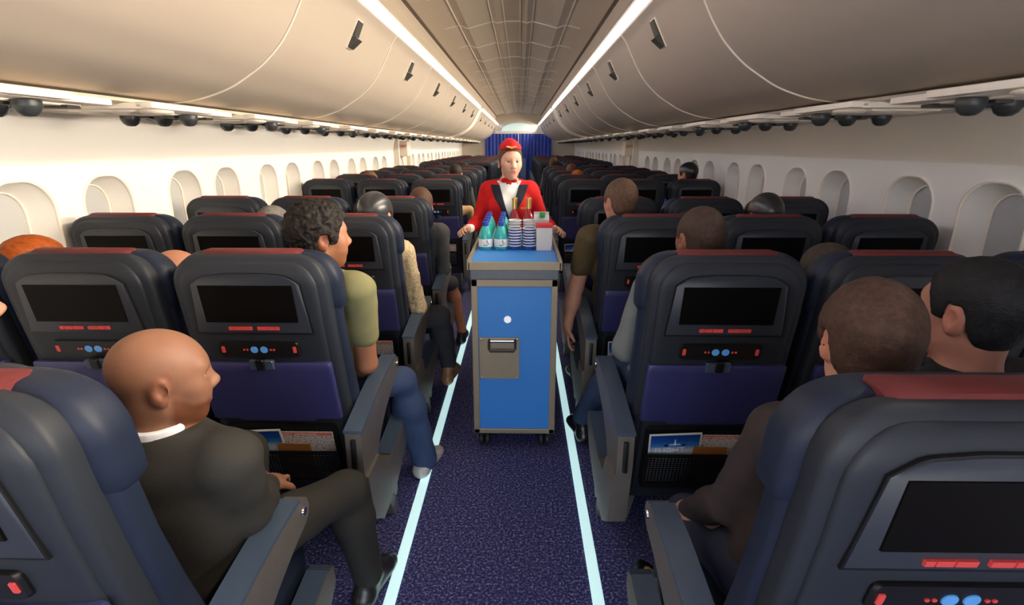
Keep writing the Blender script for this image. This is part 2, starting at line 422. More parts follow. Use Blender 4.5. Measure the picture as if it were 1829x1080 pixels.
for sg in (-1, 1):
    side = 'left' if sg < 0 else 'right'
    B1 = sharp(bin_mesh(sg, 1.543, face), 40); T1 = trim_mesh(sg, face); L1 = latch_mesh(sg, 1.45)
    ff = [(x+.02 if i else x, z) for i, (x, z) in enumerate(face)]
    B2 = sharp(bin_mesh(sg, 1.70, face), 40); L2 = latch_mesh(sg, 1.1)
    ys = [(-2.05+1.55*k, B1, L1, .78) for k in range(-1, 9)]+[(12.62+1.71*k, B2, L2, .85) for k in range(5)]
    for i, (y, bme, lme, lo) in enumerate(ys):
        o = link('overhead_bin', bme, None, (0, y, 0))
        tag(o, 'cream curved overhead bin along the %s side, %s from the near end' % (side, ordn(i)), 'overhead bin', 'overhead bins')
        link('edge_trim', T1, o, (0, 0, 0))
        link('latch', lme, o, (0, lo, 0), label='dark recessed latch')
    # band between the two bin sections
    mb = MB(); fb = [(x-.012, z-.012) for x, z in face]
    mb.prism([(sg*x, z) for x, z in fb]+[(sg*2.1, 2.0), (sg*.85, 2.44)], 1, 11.95, 12.6, 0, True)
    o = mb.build('bin_divider', M['trim'], sharp=40)
    tag(o, 'pale cream divider band between the near and far %s bins' % side, 'bin divider', 'bin dividers')
    # light strip on the bin's top edge
    mb = MB(); mb.prism([(sg*.752, 2.383), (sg*.802, 2.366), (sg*.82, 2.40), (sg*.762, 2.42)], 1, Y0, 11.95)
    mb.prism([(sg*.752, 2.383), (sg*.802, 2.366), (sg*.82, 2.40), (sg*.762, 2.42)], 1, 12.6, Y1)
    tag(mb.build('ceiling_light_strip', M['lamp']), 'bright white light strip along the top of the %s bins' % side, 'light strip', 'cabin light strips')
    mb = MB(); mb.prism([(sg*.75, 2.42), (sg*.82, 2.40), (sg*.86, 2.43), (sg*.80, 2.45)], 1, Y0, Y1)
    struct(mb.build('trim_%d' % tn, M['cream']), 'cream ledge above the %s light strip' % side, 'trim'); tn += 1

# ------------------------------------------------------------------ passenger service units
def psu(sg):
    a = MB()
    a.box((1.44, -.36, 1.745), (1.86, .33, 1.77), bev=.008); a.box((1.40, -.36, 1.748), (1.47, .10, 1.772), bev=.006)
    a.box((1.52, -.30, 1.737), (1.80, .28, 1.75), bev=.005)
    parts = [('housing', [M['trim']], a)]
    for k in range(3):
        l = MB(); l.ellipsoid((1.47+.13*k, -.23, 1.740), (.060, .075, .013), 0, 16, 8); parts.append(('reading_light', [M['trim']], l))
    for k in range(2):
        l = MB(); l.box((1.50+.18*k, .19, 1.728), (1.63+.18*k, .25, 1.74), bev=.003); parts.append(('sign_slot', [M['slot']], l))
    for k in range(3):
        l = MB(); x = 1.49+.14*k; y = .02+.03*(k % 2)
        l.lathe([(.001, -.032), (.018, -.030), (.031, -.020), (.039, -.004), (.041, .004), (.040, .02), (.001, .02)], (x, y, 1.722), 0, 20); parts.append(('air_nozzle', [M['dome']], l))
        if k < 2:
            l2 = MB(); l2.box((x+.045, y-.035, 1.726), (x+.10, y+.045, 1.74), bev=.003); parts.append(('sign_slot', [M['slot']], l2))
    if sg < 0:
        for _, _, l in parts: l.v = [(-p[0], p[1], p[2]) for p in l.v]
    return [(n, sharp(l.mesh(n, m), 40)) for n, m, l in parts]
PS = {sg: psu(sg) for sg in (-1, 1)}
PY = [-.84, .02, .88, 1.74, 2.59, 3.45, 4.31, 5.17, 6.03, 6.89, 7.75, 8.61, 9.47, 10.4, 11.3]+[12.2+.88*k for k in range(10)]
for sg in (-1, 1):
    for i, y in enumerate(PY):
        e = empty('passenger_service_unit', (0, y, 0), 'cream service panel with dark air nozzles under %s bins, %s from near end' % ('left' if sg < 0 else 'right', ordn(i)), 'service panel', 'overhead service panels')
        for nm, me in PS[sg]: link(nm, me, e)

# ------------------------------------------------------------------ exit doors in the side walls
for sg in (-1, 1):
    side = 'left' if sg < 0 else 'right'
    e = bpy.data.objects.new('door_%d' % (1 if sg < 0 else 2), None); COL.objects.link(e); e.location = (sg*2.2, 10.3, 0)
    struct(e, 'white emergency exit door in the %s wall with a red sign' % side, 'door')
    mb = MB(); mb.prism([(y, z) for y, z in rrect(0, .9, .46, .86, .12)], 0, -sg*.03, sg*.01)
    mb.build('door_panel', M['cream'], e, sharp=40)
    mb = MB(); ou = rrect(0, .9, .54, .885, .14); ii = rrect(0, .9, .47, .84, .12)
    mb.loft([[(0, p[0], p[1]) for p in ou], [(-sg*.10, p[0], p[1]) for p in ou], [(-sg*.10, p[0], p[1]) for p in ii], [(0, p[0], p[1]) for p in ii]], 0, True, cap=False)
    mb.build('door_frame', M['trim'], e, sharp=40)
    mb = MB(); mb.box((-.09, -.2, 1.42), (.09, .12, 1.69), bev=.03); o = mb.build('sign_housing', M['trim'], e, (-sg*.1, 0, 0), sharp=40)
    cu = bpy.data.curves.new('exit_text', 'FONT'); cu.body = 'EXIT'; cu.size = .07; cu.extrude = .003; cu.align_x = 'CENTER'
    t = bpy.data.objects.new('tmp', cu); COL.objects.link(t); bpy.context.view_layer.update()
    me = bpy.data.meshes.new_from_object(t.evaluated_get(bpy.context.evaluated_depsgraph_get())); bpy.data.objects.remove(t)
    me.materials.clear(); me.materials.append(M['exitred'])
    s = link('exit_lettering', me, e, (-sg*.1, -.203, 1.575)); s.rotation_euler = (PI/2, 0, 0)
    mb = MB(); mb.tube([(-sg*.06, -.05, 1.42), (-sg*.07, -.05, 1.2), (-sg*.06, -.03, .95)], .022, 0, 10); mb.build('door_lever', M['white'], e)
# ------------------------------------------------------------------ seats
ZP = [.20, .255, .42, .655, .85, 1.03, 1.15, 1.20, 1.30]
YP = [.245, .225, .180, .130, .085, .050, .032, .026, .030]
def yr(z): return float(np.interp(z, ZP, YP))
def slab(zs, hx0, off, th, top, rad, nexp=7, wid=None):
    """upright rounded slab that follows the rear curve of the seat; off moves its rear face towards the row behind"""
    rings = []
    for z in zs:
        h = hx0 if wid is None else wid(z)
        dy = 0
        if z > top-rad:
            q = min(1, (z-(top-rad))/rad); s_ = math.sqrt(max(0, 1-q*q)); h = h-rad+rad*s_; dy = (1-s_)*min(.03, (th(z) if callable(th) else th)*.4)
        t = th(z) if callable(th) else th
        y0 = yr(z)-off+dy; y1 = yr(z)-off+t-dy
        rings.append(sup(0, (y0+y1)/2, h, max(.006, (y1-y0)/2), z, nexp, 56))
    return rings
def topz(top, rad, lo, mid):
    return [lo, lo+.012]+mid+[top-rad+rad*math.sin(PI/2*k/7) for k in range(8)]
def plate(mb, outline, off0, off1, mi=0, bevel=.0):
    n = len(outline)
    a = [(x, yr(z)-off0, z) for x, z in outline]
    cx = sum(p[0] for p in outline)/n; cz_ = sum(p[1] for p in outline)/n
    k = bevel
    b = [(x, yr(z)-off1+ (off1-off0)*.35, z) for x, z in outline]
    c = [((x-cx)*(1-k)+cx, yr(z)-off1, (z-cz_)*(1-k)+cz_) for x, z in outline]
    mb.loft([a, b, c], mi, False, cap=True)
    return mb
def rr(x0, x1, z0, z1, r, n=5):
    return [(a, b) for a, b in rrect((x0+x1)/2, (z0+z1)/2, (x1-x0)/2, (z1-z0)/2, r, n)]

def seat_parts(full):
    P = []
    # padded backrest (front cushion)
    wid = lambda z: .262-.006*max(0, (.5-z)/.3)
    z = topz(1.262, .10, .235, [.35, .5, .65, .8, .95, 1.05, 1.1])
    m = MB(); m.loft(slab(z, .262, -.045, lambda z: .085+.05*max(0, min(1, (.9-z)/.5)), 1.262, .10, 5, wid)); P.append(('backrest', 'fabric', m, None))
    # hard back shell and its raised inner panel
    m = MB(); m.loft(slab(topz(1.268, .10, .245, [.35, .5, .65, .8, .95, 1.05, 1.1]), .250, .0, .075, 1.268, .10, 6)); P.append(('back_shell', 'shell', m, None))
    m = MB(); m.loft(slab(topz(1.248, .09, .30, [.4, .5, .65, .8, .95, 1.05, 1.1]), .224, .012, .06, 1.248, .09, 7)); P.append(('inner_panel', 'shell', m, None))
    # headrest with side wings
    rings = []
    zz = [1.035, 1.042, 1.055, 1.08, 1.11, 1.14, 1.16]+[1.165+.103*math.sin(PI/2*k/8) for k in range(9)]
    for q in zz:
        h = .276; dy = 0
        if q < 1.09: h -= .05*((1.09-q)/.055)**2; dy = .03*((1.09-q)/.055)**2
        if q > 1.165: s_ = math.sqrt(max(0, 1-((q-1.165)/.103)**2)); h = h-.11+.11*s_; dy = (1-s_)*.03
        y0, y1 = yr(q)+.040, yr(q)+.155
        rings.append(sup(0, (y0+y1)/2, h, max(.008, (y1-y0)/2-dy), q, 4.5, 56))
    m = MB(); m.loft(rings); P.append(('headrest', 'fabric', m, None))
    # red strip lies over the headrest's top
    m = MB()
    rings = []
    for x in [-.160, -.154, -.145, 0, .145, .154, .160]:
        k = .0 if abs(x) < .15 else (.6 if abs(x) < .158 else 1)
        y0, y1, zb, zt = .060+.006*k, .165-.01*k, 1.235, 1.279-.007*k
        rings.append([(x, y0, zb), (x, y0, zt-.016), (x, y0+.008, zt-.004), (x, y0+.022, zt), (x, y0+.052, zt-.001), (x, y1-.030, zt-.006), (x, y1-.010, zt-.018), (x, y1, zt-.03), (x, y1, zb)])
    m.loft(rings, 0, False); P.append(('headrest_strip', 'red', m, None))
    # entertainment screen
    if full:
        m = MB()
        ol = [(-.192, 1.004), (.192, 1.004), (.176, 1.178)]+[(.176-.012*k, 1.178+.030*math.sin(PI/2*k/5)) for k in range(1, 6)]+[(.06, 1.213), (-.06, 1.213)]+[(-.116-.012*k, 1.208-.030*(1-math.cos(PI/2*k/5))) for k in range(0, 5)]+[(-.176, 1.178)]
        plate(m, ol, .008, .019, 0, .03); P.append(('screen_surround', 'screenpan', m, None))
        m = MB(); rg = []
        o2 = [(x*1.012, 1.1+(q-1.1)*1.02) for x, q in ol]; i2 = [(x*.985, 1.1+(q-1.1)*.975) for x, q in ol]
        m.loft([[(x, yr(q)-.010, q) for x, q in o2], [(x, yr(q)-.0165, q) for x, q in o2], [(x, yr(q)-.0165, q) for x, q in i2]], 0, False, cap=False)
        P.append(('surround_seam', 'black', m, None))
    m = MB(); plate(m, [(-.152, 1.046), (.152, 1.046), (.152, 1.176), (-.152, 1.176)], .008, .0215 if full else .016, 0, .01); P.append(('screen', 'screen', m, None))
    if full:
        for x0, x1 in ((-.082, -.068), (-.066, -.040), (-.038, -.006), (.012, .046), (.048, .070), (.072, .084)):
            m = MB(); plate(m, [(x0, 1.018), (x1, 1.018), (x1, 1.030), (x0, 1.030)], .015, .023, 0, .05); P.append(('screen_button', 'ledred', m, None))
        m = MB(); plate(m, rr(-.136, .136, .914, .974, .014), .008, .022, 0, .03); P.append(('handset', 'black', m, [
            ('blue_button', 'ledblue', [rr(-.029, -.004, .931, .956, .0122), rr(.004, .029, .931, .956, .0122)]),
            ('red_mark', 'ledred', [rr(-.126, -.115, .932, .956, .003), rr(.115, .126, .932, .956, .003), rr(-.054, -.047, .940, .947, .003), rr(-.043, -.036, .940, .947, .003), rr(.036, .043, .940, .947, .003), rr(.047, .054, .940, .947, .003)])]))
        m = MB(); q = [.655, .70, .74, .78, .82, .86, .886, .892]
        n_ = []
        for z_ in q:
            h = .232 if z_ < .89 else .229; n_.append(sup(0, yr(z_)-.014, h, .016 if z_ < .89 else .012, z_, 9, 40))
        m.loft(n_); P.append(('tray_table', 'tray', m, 'latch'))
        m = MB(); plate(m, rr(-.205, .205, .345, .625, .02), .008, .016, 0, .01); P.append(('pocket_back', 'black', m, None))
        m = MB()
        def bar(x0, x1, z0, z1, o=.046):
            a = [(x0, yr(z0)-o, z0), (x1, yr(z0)-o, z0), (x1, yr(z1)-o, z1), (x0, yr(z1)-o, z1)]
            b = [(p[0], p[1]+.003, p[2]) for p in a]
            m.add(a+b, [(0, 1, 2, 3), (7, 6, 5, 4), (0, 4, 5, 1), (1, 5, 6, 2), (2, 6, 7, 3), (3, 7, 4, 0)])
        for k in range(31): x = -.19+.38*k/30; bar(x-.0032, x+.0032, .36, .50)
        for k in range(13): z_ = .362+.133*k/12; bar(-.193, .193, z_-.0025, z_+.0025, .047)
        bar(-.2, .2, .495, .512, .048); bar(-.2, -.185, .345, .505, .047); bar(.185, .2, .345, .505, .047); bar(-.2, .2, .340, .362, .047)
        m.box((-.2, yr(.35)-.048, .338), (.2, yr(.35)-.006, .346))
        P.append(('pocket_net', 'black', m, None))
    # seat cushion, frame, legs
    m = MB(); rings = []
    for q, hx, g in ((.30, .235, .0), (.315, .25, .0), (.40, .255, 0), (.44, .25, 0), (.46, .235, .02), (.466, .2, .05)):
        rings.append(sup(0, .545, hx, .235-g, q, 5, 40))
    m.loft(rings); P.append(('seat_cushion', 'fabric', m, None))
    m = MB(); m.box((-.25, .32, .255), (.25, .75, .298), bev=.01); P.append(('seat_frame', 'metal', m, None))
    for sx in (-1, 1):
        m = MB(); x = sx*.20
        m.prism([(.60, .26), (.68, .26), (.56, .0), (.50, .0)], 0, x-.018, x+.018)
        P.append(('leg', 'metal', m, None))
        m = MB(); m.prism([(.26, .26), (.34, .26), (.46, .0), (.40, .0)], 0, x-.018, x+.018)
        P.append(('leg', 'metal', m, None))
    return P
def arm_parts(sg):
    """aisle-side arm on local side sg (+1 = right)"""
    P = []; x0, x1 = sg*.268, sg*.325
    top = catmull([(.02, .640), (.12, .660), (.28, .688), (.44, .706), (.56, .706)], 3)
    low = catmull([(.605, .69), (.615, .655), (.59, .625), (.50, .605), (.36, .56), (.25, .50), (.19, .43), (.16, .40), (.05, .40), (.02, .52)], 3)
    m = MB(); m.prism(top+low, 0, x0, x1); P.append(('armrest', 'metal', m, 40))
    m = MB(); pr = [(y, z+.001) for y, z in top]; m.ribbon(pr, [(y, z+.012) for y, z in top], 0, sg*.264, sg*.329); P.append(('armrest_skylit_pad', 'skytint', m, 40))  # top strip carries the painted sky tint
    m = MB(); m.lathe([(.001, -.004), (.011, -.004), (.013, 0), (.011, .004), (.001, .004)], (0, 0, 0), 0, 14)
    m.v = [(sg*.328+p[2], .575+p[0], .668+p[1]) for p in m.v]; P.append(('armrest_button', 'chrome', m, 30))
    m = MB(); m.prism([(.0, .40), (.13, .40), (.30, .20), (.36, .17), (.42, .17), (.66, .38), (.655, .47), (.62, .475), (.36, .235), (.22, .18), (.10, .20), (.03, .28)], 0, x0, sg*.335); 
    m = MB(); m.prism([(.03, .46), (.18, .46), (.22, .37), (.34, .35), (.66, .385), (.70, .37), (.705, .31), (.60, .23), (.40, .165), (.18, .165), (.07, .25)], 0, x0, sg*.336); P.append(('side_panel', 'metal', m, 30))
    m = MB(); m.prism([(.345, .352), (.66, .387), (.69, .380), (.70, .374), (.66, .392), (.345, .357)], 0, sg*.270, sg*.334); P.append(('side_panel_skylit_cap', 'skytint', m, 30))  # upper face of the side panel, same painted sky tint
    m = MB(); m.box((min(sg*.288, sg*.305), .008, .50), (max(sg*.288, sg*.305), .05, .62), bev=.004); P.append(('hinge', 'black', m, None))
    m = MB(); m.prism([(.30, .20), (.38, .20), (.47, .0), (.41, .0)], 0, sg*.28, sg*.315); P.append(('leg', 'metal', m, None))
    m = MB(); m.prism([(.36, .205), (.42, .205), (.43, .13), (.40, .11), (.37, .13)], 0, sg*.305, sg*.330); P.append(('floor_bracket', 'metal', m, None))
    return P
def mk(parts):
    out = []
    for nm, mt, m, ex in parts:
        me = m.mesh(nm, [M[mt]])
        me.polygons.foreach_set('use_smooth', [True]*len(me.polygons)); me.set_sharp_from_angle(angle=math.radians(ex if isinstance(ex, int) else 38))
        sub = []
        if ex == 'latch':
            a = MB(); plate(a, rr(-.042, .042, .868, .905, .006), .02, .036, 0, .08); plate(a, rr(-.014, .014, .872, .912, .005), .034, .046, 1, .1)
            sub.append(('tray_latch', a.mesh('tray_latch', [M['skytint'], M['black']])))
            a = MB(); plate(a, rr(-.14, .14, .645, .656, .004), .012, .03, 0, .05); sub.append(('tray_lip', a.mesh('tray_lip', [M['tray']])))
        elif isinstance(ex, list):
            for n2, m2, ols in ex:
                for o_ in ols:
                    a = MB(); plate(a, o_, .018, .0245, 0, .05); sub.append((n2, a.mesh(n2, [M[m2]])))
        out.append((nm, me, sub))
    return out
FULL = mk(seat_parts(True)); FAR = mk(seat_parts(False))
ARM = {sg: mk(arm_parts(sg)) for sg in (-1, 1)}
ROWS = [.595, 1.585, 2.53, 3.48, 5.45, 6.42, 7.39, 8.36, 9.33]+[12.0+.97*k for k in range(9)]
SXS = {'aisle': .772, 'middle': 1.337, 'window': 1.90}
SEATS = {}; SEAT_OFF = -.015
def put(parts, root):
    for nm, me, sub in parts:
        c = link(nm, me, root)
        if nm == 'headrest_strip': c['label'] = 'dull red strip over the headrest top'
        if nm == 'screen': c['label'] = 'black switched-off screen'
        for n2, m2 in sub: link(n2, m2, c)
for r, y in enumerate(ROWS):
    for sg in (-1, 1):
        for cn, sx in SXS.items():
            if r == 0 and cn == 'window': continue
            x = sg*sx+SEAT_OFF-(.025 if r == 0 and sg < 0 else 0)
            lab = 'navy seat with red headrest strip, %s %s column, %s row from the near end' % ('left' if sg < 0 else 'right', cn, ordn(r))
            e = empty('aircraft_seat', (x, y, 0), lab, 'seat', 'aircraft seats')
            put(FULL if r < 6 else FAR, e)
            if cn == 'aisle': put(ARM[-sg], e)
            SEATS[(r, sg, cn)] = e

# ------------------------------------------------------------------ what sticks out of the seat pockets
def text_mesh(body, size, mt, ext=.0004):
    cu = bpy.data.curves.new('t', 'FONT'); cu.body = body; cu.size = size; cu.extrude = ext
    t = bpy.data.objects.new('tmp', cu); COL.objects.link(t); bpy.context.view_layer.update()
    me = bpy.data.meshes.new_from_object(t.evaluated_get(bpy.context.evaluated_depsgraph_get())); bpy.data.objects.remove(t)
    me.materials.clear(); me.materials.append(mt); return me
FL = text_mesh('FLIGHT', .034, M['white']); HD = text_mesh('AIRLINE SAFETY CARD', .0115, M['ledred'])
def mag_mesh():
    m = MB(); m.box((-.095, 0, -.12), (.095, .004, .12)); a = m.mesh('magazine', [M['white']])
    m = MB(); m.box((-.089, -.0012, -.118), (.089, .0002, .114)); b = m.mesh('cover_picture', [M['magcover']])
    m = MB()   # small aircraft on the cover, seen head-on
    m.box((-.004, -.0024, .066), (.004, -.001, .080)); m.box((-.020, -.0024, .069), (.020, -.001, .072)); m.box((-.0015, -.0024, .078), (.0015, -.001, .094))
    c = m.mesh('aircraft_picture', [M['white']])
    m = MB(); m.box((-.038, -.0024, .062), (-.026, -.001, .070)); m.box((.026, -.0024, .064), (.038, -.001, .070)); d = m.mesh('picture_marks', [M['black']])
    return a, b, c, d
MAG = mag_mesh()
m = MB(); m.box((-.10, 0, -.12), (.10, .003, .115)); LEAF = m.mesh('leaflet', [M['leaflet']])
m = MB(); m.box((-.098, -.001, .098), (.098, .0002, .113)); LHEAD = m.mesh('header_band', [mat('leaflet_header', (216, 130, 116), .7)])
m = MB(); m.box((-.062, 0, -.10), (.062, .002, .08)); ENV = m.mesh('envelope', [M['orange']])
def pocket(r, sg, cn, kinds=('mag', 'leaf', 'env')):
    sy = ROWS[r]; x = sg*SXS[cn]+SEAT_OFF; lean = math.atan2(yr(.36)-yr(.60), .24)
    who = '%s %s seat in %s row' % ('left' if sg < 0 else 'right', cn, ordn(r))
    def base(o, dx, z, off, roll):
        o.location = (x+dx, sy+yr(z)-off, z); o.rotation_euler = (lean, roll, 0)
    if 'leaf' in kinds:
        o = link('leaflet', LEAF); base(o, .085, .475, .0205, .0); tag(o, 'grey leaflet with red header in pocket of '+who, 'leaflet', 'pocket leaflets'); link('header_band', LHEAD, o)
        t = link('header_lettering', text_header, o, (-.09, -.0012, .1)); t.rotation_euler = (PI/2, 0, 0)
    if 'mag' in kinds:
        o = link('magazine', MAG[0]); base(o, -.092, .482, .0310, -.05); tag(o, 'blue sky flight magazine in pocket of '+who, 'magazine', 'pocket magazines')
        link('cover_picture', MAG[1], o); link('aircraft_picture', MAG[2], o); link('picture_marks', MAG[3], o)
        t = link('title_lettering', FL, o, (-.074, -.0018, .031)); t.rotation_euler = (PI/2, 0, 0)
    if 'env' in kinds:
        o = link('envelope', ENV); base(o, .035, .462, .0355, .02); tag(o, 'plain orange-brown envelope in pocket of '+who, 'envelope', 'pocket envelopes')
text_header = text_mesh('SAFETY  INFORMATION', .012, mat('header_letters', (240, 225, 220), .7))
for r, sg, cn in ((1, -1, 'aisle'), (1, 1, 'aisle'), (2, -1, 'aisle'), (2, 1, 'aisle'), (3, 1, 'aisle'), (4, -1, 'aisle'), (4, 1, 'aisle'), (1, -1, 'middle'), (1, 1, 'middle')):
    pocket(r, sg, cn)
# ------------------------------------------------------------------ service trolley
TX, TY = .062, 2.53
tr = empty('service_trolley', (TX, TY, 0), 'grey framed service trolley with blue door panel in the middle of aisle', 'trolley')
m = MB(); m.box((-.212, .012, .105), (.212, .93, .955), bev=.012); m.build('body', M['tframe'], tr)
m = MB()
m.box((-.218, 0, .10), (-.185, .03, .965), bev=.004); m.box((.185, 0, .10), (.218, .03, .965), bev=.004); m.box((-.218, 0, .10), (.218, .03, .128), bev=.004); m.box((-.218, 0, .925), (.218, .03, .965), bev=.004)
m.build('door_frame', M['tframe'], tr)
m = MB(); m.box((-.185, .008, .128), (.185, .03, .926)); d = m.build('door', M['tblue'], tr, label='flat blue door panel')
m = MB(); m.box((-.182, -.002, .425), (.026, .010, .655), bev=.002); pl = m.build('handle_plate', M['tframe'], tr, label='square grey plate with corner screws')
m = MB(); m.tube([(-.130, -.002, .645), (-.130, -.03, .640), (-.130, -.034, .605), (-.124, -.036, .594), (-.002, -.036, .594), (.004, -.034, .605), (.004, -.03, .640), (.004, -.002, .645)], .0055, 0, 10)
m.build('handle', M['black'], pl)
m = MB(); m.box((-.126, -.02, .634), (.0, -.002, .646), bev=.003); m.build('handle_bar', M['chrome'], pl)
for x in (-.172, .016):
    for z in (.433, .646):
        m = MB(); m.ellipsoid((x, -.003, z), (.006, .003, .006), 0, 10, 6); m.build('screw', M['chrome'], pl)
m = MB(); m.lathe([(.001, -.004), (.0165, -.004), (.019, 0), (.0165, .004), (.001, .004)], (0, 0, 0), 0, 24); m.v = [(p[0]-.035, .006+p[2], p[1]+.752) for p in m.v]
m.build('pointer_dot', mat('glowing_white_dot', (250, 250, 250), .4, emit=(255, 255, 255), estr=.35), tr, label='small round white dot', sharp=40)  # added dot standing for a view pointer, its glow set in the material
# top drawer band and rimmed tray
m = MB(); m.box((-.222, -.004, .962), (.222, .935, 1.012), bev=.006); m.build('top_band', mat('trolley_band', (92, 96, 104), .35, metal=.3), tr)
m = MB(); m.box((-.232, -.012, 1.012), (.232, .005, 1.055), bev=.004); m.box((-.232, .925, 1.012), (.232, .942, 1.055), bev=.004)
m.box((-.236, -.012, 1.012), (-.219, .942, 1.062), bev=.004); m.box((.219, -.012, 1.012), (.236, .942, 1.062), bev=.004)
m.build('tray_rim', M['tframe'], tr)
m = MB(); m.box((-.22, .004, 1.012), (.22, .926, 1.046)); m.build('tray', M['tblue'], tr, label='flat blue tray top')
for x in (-.165, .165):
    for y in (.06, .87):
        m = MB()
        m.box((x-.03, y-.02, .085), (x+.03, y+.02, .108), bev=.003)
        cst = m.build('caster', M['tframe'], tr)
        for dx in (-.017, .017):
            w = MB(); w.lathe([(.001, -.012), (.03, -.012), (.041, -.007), (.042, 0), (.041, .007), (.03, .012), (.001, .012)], (0, 0, 0), 0, 24)
            w.v = [(x+dx+p[2], y+p[0], .042+p[1]) for p in w.v]; w.build('wheel', M['rubber'], cst, sharp=40)
TOP = 1.046
# ------------------------------------------------------------------ drinks and cups on the tray
bt = MB(); bt.lathe([(.001, .0005), (.034, .0005), (.0385, .006), (.0385, .018)], (0, 0, 0), 0, 28)
bt = MB(); bt.lathe([(.001, .0005), (.035, .0005), (.039, .006), (.039, .070), (.0375, .080), (.030, .105), (.021, .124), (.014, .132), (.001, .132)], (0, 0, 0), 0, 28); BT = sharp(bt.mesh('bottle_body', [M['teal']]), 50)
lb = MB(); lb.lathe([(.0395, .018), (.0398, .019), (.0398, .060), (.0395, .061)], (0, 0, 0), 0, 28); LB = sharp(lb.mesh('paper_label', [M['white']]), 50)
lm = MB()
for (a, z, w, h) in ((-1.30, .052, .006, .004), (-1.34, .047, .004, .005), (-1.28, .043, .007, .003), (-1.18, .036, .006, .005), (-1.05, .032, .004, .003), (-1.30, .028, .004, .004), (-1.55, .026, .012, .003), (-1.75, .027, .004, .003), (-1.42, .0265, .005, .0035)):
    c = Vector((math.cos(a), math.sin(a), 0)); t = Vector((-c.y, c.x, 0)); p = c*.0401+Vector((0, 0, z))
    q = [p-t*w/2, p+t*w/2, p+t*w/2+Vector((0, 0, h)), p-t*w/2+Vector((0, 0, h))]
    lm.add([v[:] for v in q]+[(v+c*.0004)[:] for v in q], [(3, 2, 1, 0), (4, 5, 6, 7), (0, 1, 5, 4), (1, 2, 6, 5), (2, 3, 7, 6), (3, 0, 4, 7)])
LM = lm.mesh('label_print', [M['black']])
cp = MB(); pr = [(.001, .1325), (.0155, .1325)]
for k in range(2): pr += [(.0175, .134+.0095*k), (.0175, .140+.0095*k), (.0155, .1415+.0095*k)]
pr += [(.016, .1545), (.013, .157), (.001, .157)]
cp.lathe(pr, (0, 0, 0), 0, 24); CP = sharp(cp.mesh('cap', [M['capblue']]), 30)
for c in range(2):
    for k in range(5):
        o = link('water_bottle', BT, None, (TX-.166+.087*c+.0*k, TY+.375+.105*k, TOP))
        tag(o, 'teal water bottle with blue cap, %s from the front in the %s file on trolley' % (ordn(k), ('left', 'right')[c]), 'bottle', 'water bottles on the trolley')
        link('paper_label', LB, o, label='white paper label'); link('label_print', LM, o); link('cap', CP, o, label='blue ribbed screw cap')
def cup(mwall, mrim):
    a = MB(); a.lathe([(.001, .001), (.026, .001), (.0275, .003), (.0345, .026), (.033, .026), (.0265, .006), (.001, .005)], (0, 0, 0), 0, 28)
    b = MB(); b.lathe([(.0338, .020), (.0358, .0203), (.0378, .0225), (.0378, .0265), (.036, .028), (.0335, .0265), (.0335, .020)], (0, 0, 0), 0, 28)
    return sharp(a.mesh('cup', [mwall]), 40), sharp(b.mesh('cup_rim', [mrim]), 40)
CB = cup(M['cupblue'], M['cupwhite']); CW = cup(M['cupwhite'], M['cupwhite'])
for c in range(2):
    for rk, (dy, n, cc) in enumerate(((.375, 7, CB), (.47, 9, CW))):
        for k in range(n):
            o = link('paper_cup', cc[0], None, (TX-.002+.080*c, TY+dy, TOP+.0155*k))
            tag(o, '%s paper cup, %s from the bottom of %s %s stack on the trolley' % (('blue', 'white')[rk], ordn(k), ('left', 'right')[c], ('front', 'rear')[rk]), 'cup', 'stacked cups on the trolley')
            link('cup_rim', cc[1], o, label='white rolled rim')
wb = MB(); wb.lathe([(.001, .0005), (.036, .0005), (.0385, .005), (.0385, .115), (.034, .140), (.022, .165), (.0145, .185), (.0135, .21), (.001, .21)], (0, 0, 0), 0, 28); WB = sharp(wb.mesh('bottle_body', [M['wine']]), 50)
wf = MB(); wf.lathe([(.001, .2105), (.0138, .2105), (.0144, .2), (.0150, .2), (.0150, .250), (.0162, .251), (.0162, .262), (.014, .264), (.001, .264)], (0, 0, 0), 0, 24); WF = sharp(wf.mesh('foil', [M['gold']]), 40)
for c in range(2):
    o = link('wine_bottle', WB, None, (TX-.006+.083*c, TY+.60, TOP))
    tag(o, 'red wine bottle with gold foil behind the %s cup stacks on trolley' % ('left', 'right')[c], 'bottle', 'wine bottles on the trolley'); link('foil', WF, o, label='gold foil neck')
# drink cartons
def carton(x, y, h, body, band, green, lab):
    a = MB(); w = .043
    a.box((-w, -.035, .0005), (w, .035, h)); a.prism([(-.035, h), (.035, h), (.004, h+.028), (-.004, h+.028)], 0, -w, w); a.box((-w, -.003, h+.026), (w, .003, h+.042))
    o = a.build('drink_carton', body, None, (x, y, TOP)); tag(o, lab, 'carton', 'drink cartons on the trolley')
    if band:
        b = MB(); b.box((-w-.0008, -.0358, h-.002), (w+.0008, .0358, h+.018)); b.box((w-.001, -.0358, .001), (w+.001, .0358, .018)); b.build('red_band', band, o)
    if green:
        b = MB(); b.lathe([(.001, 0), (.015, 0), (.016, .003), (.016, .024), (.014, .027), (.001, .027)], (.004, -.022, h+.014), 0, 20); b.build('screw_cap', M['green'], o, sharp=40)
a = MB(); w = .043; h = .125
a.box((-w, -.035, .0005), (w, .035, h)); o = a.build('drink_carton', M['paper'], None, (TX+.160, TY+.37, TOP)); tag(o, 'white drink carton with red top at the front right of trolley tray', 'carton', 'drink cartons on the trolley')
b = MB(); b.box((-w-.002, -.037, h), (w+.002, .037, h+.019), bev=.002); b.build('lid', M['cartonred'], o, label='red lid band')
b = MB(); b.box((w-.003, -.0355, .001), (w+.0008, .0355, .024)); b.build('red_corner', M['cartonred'], o)
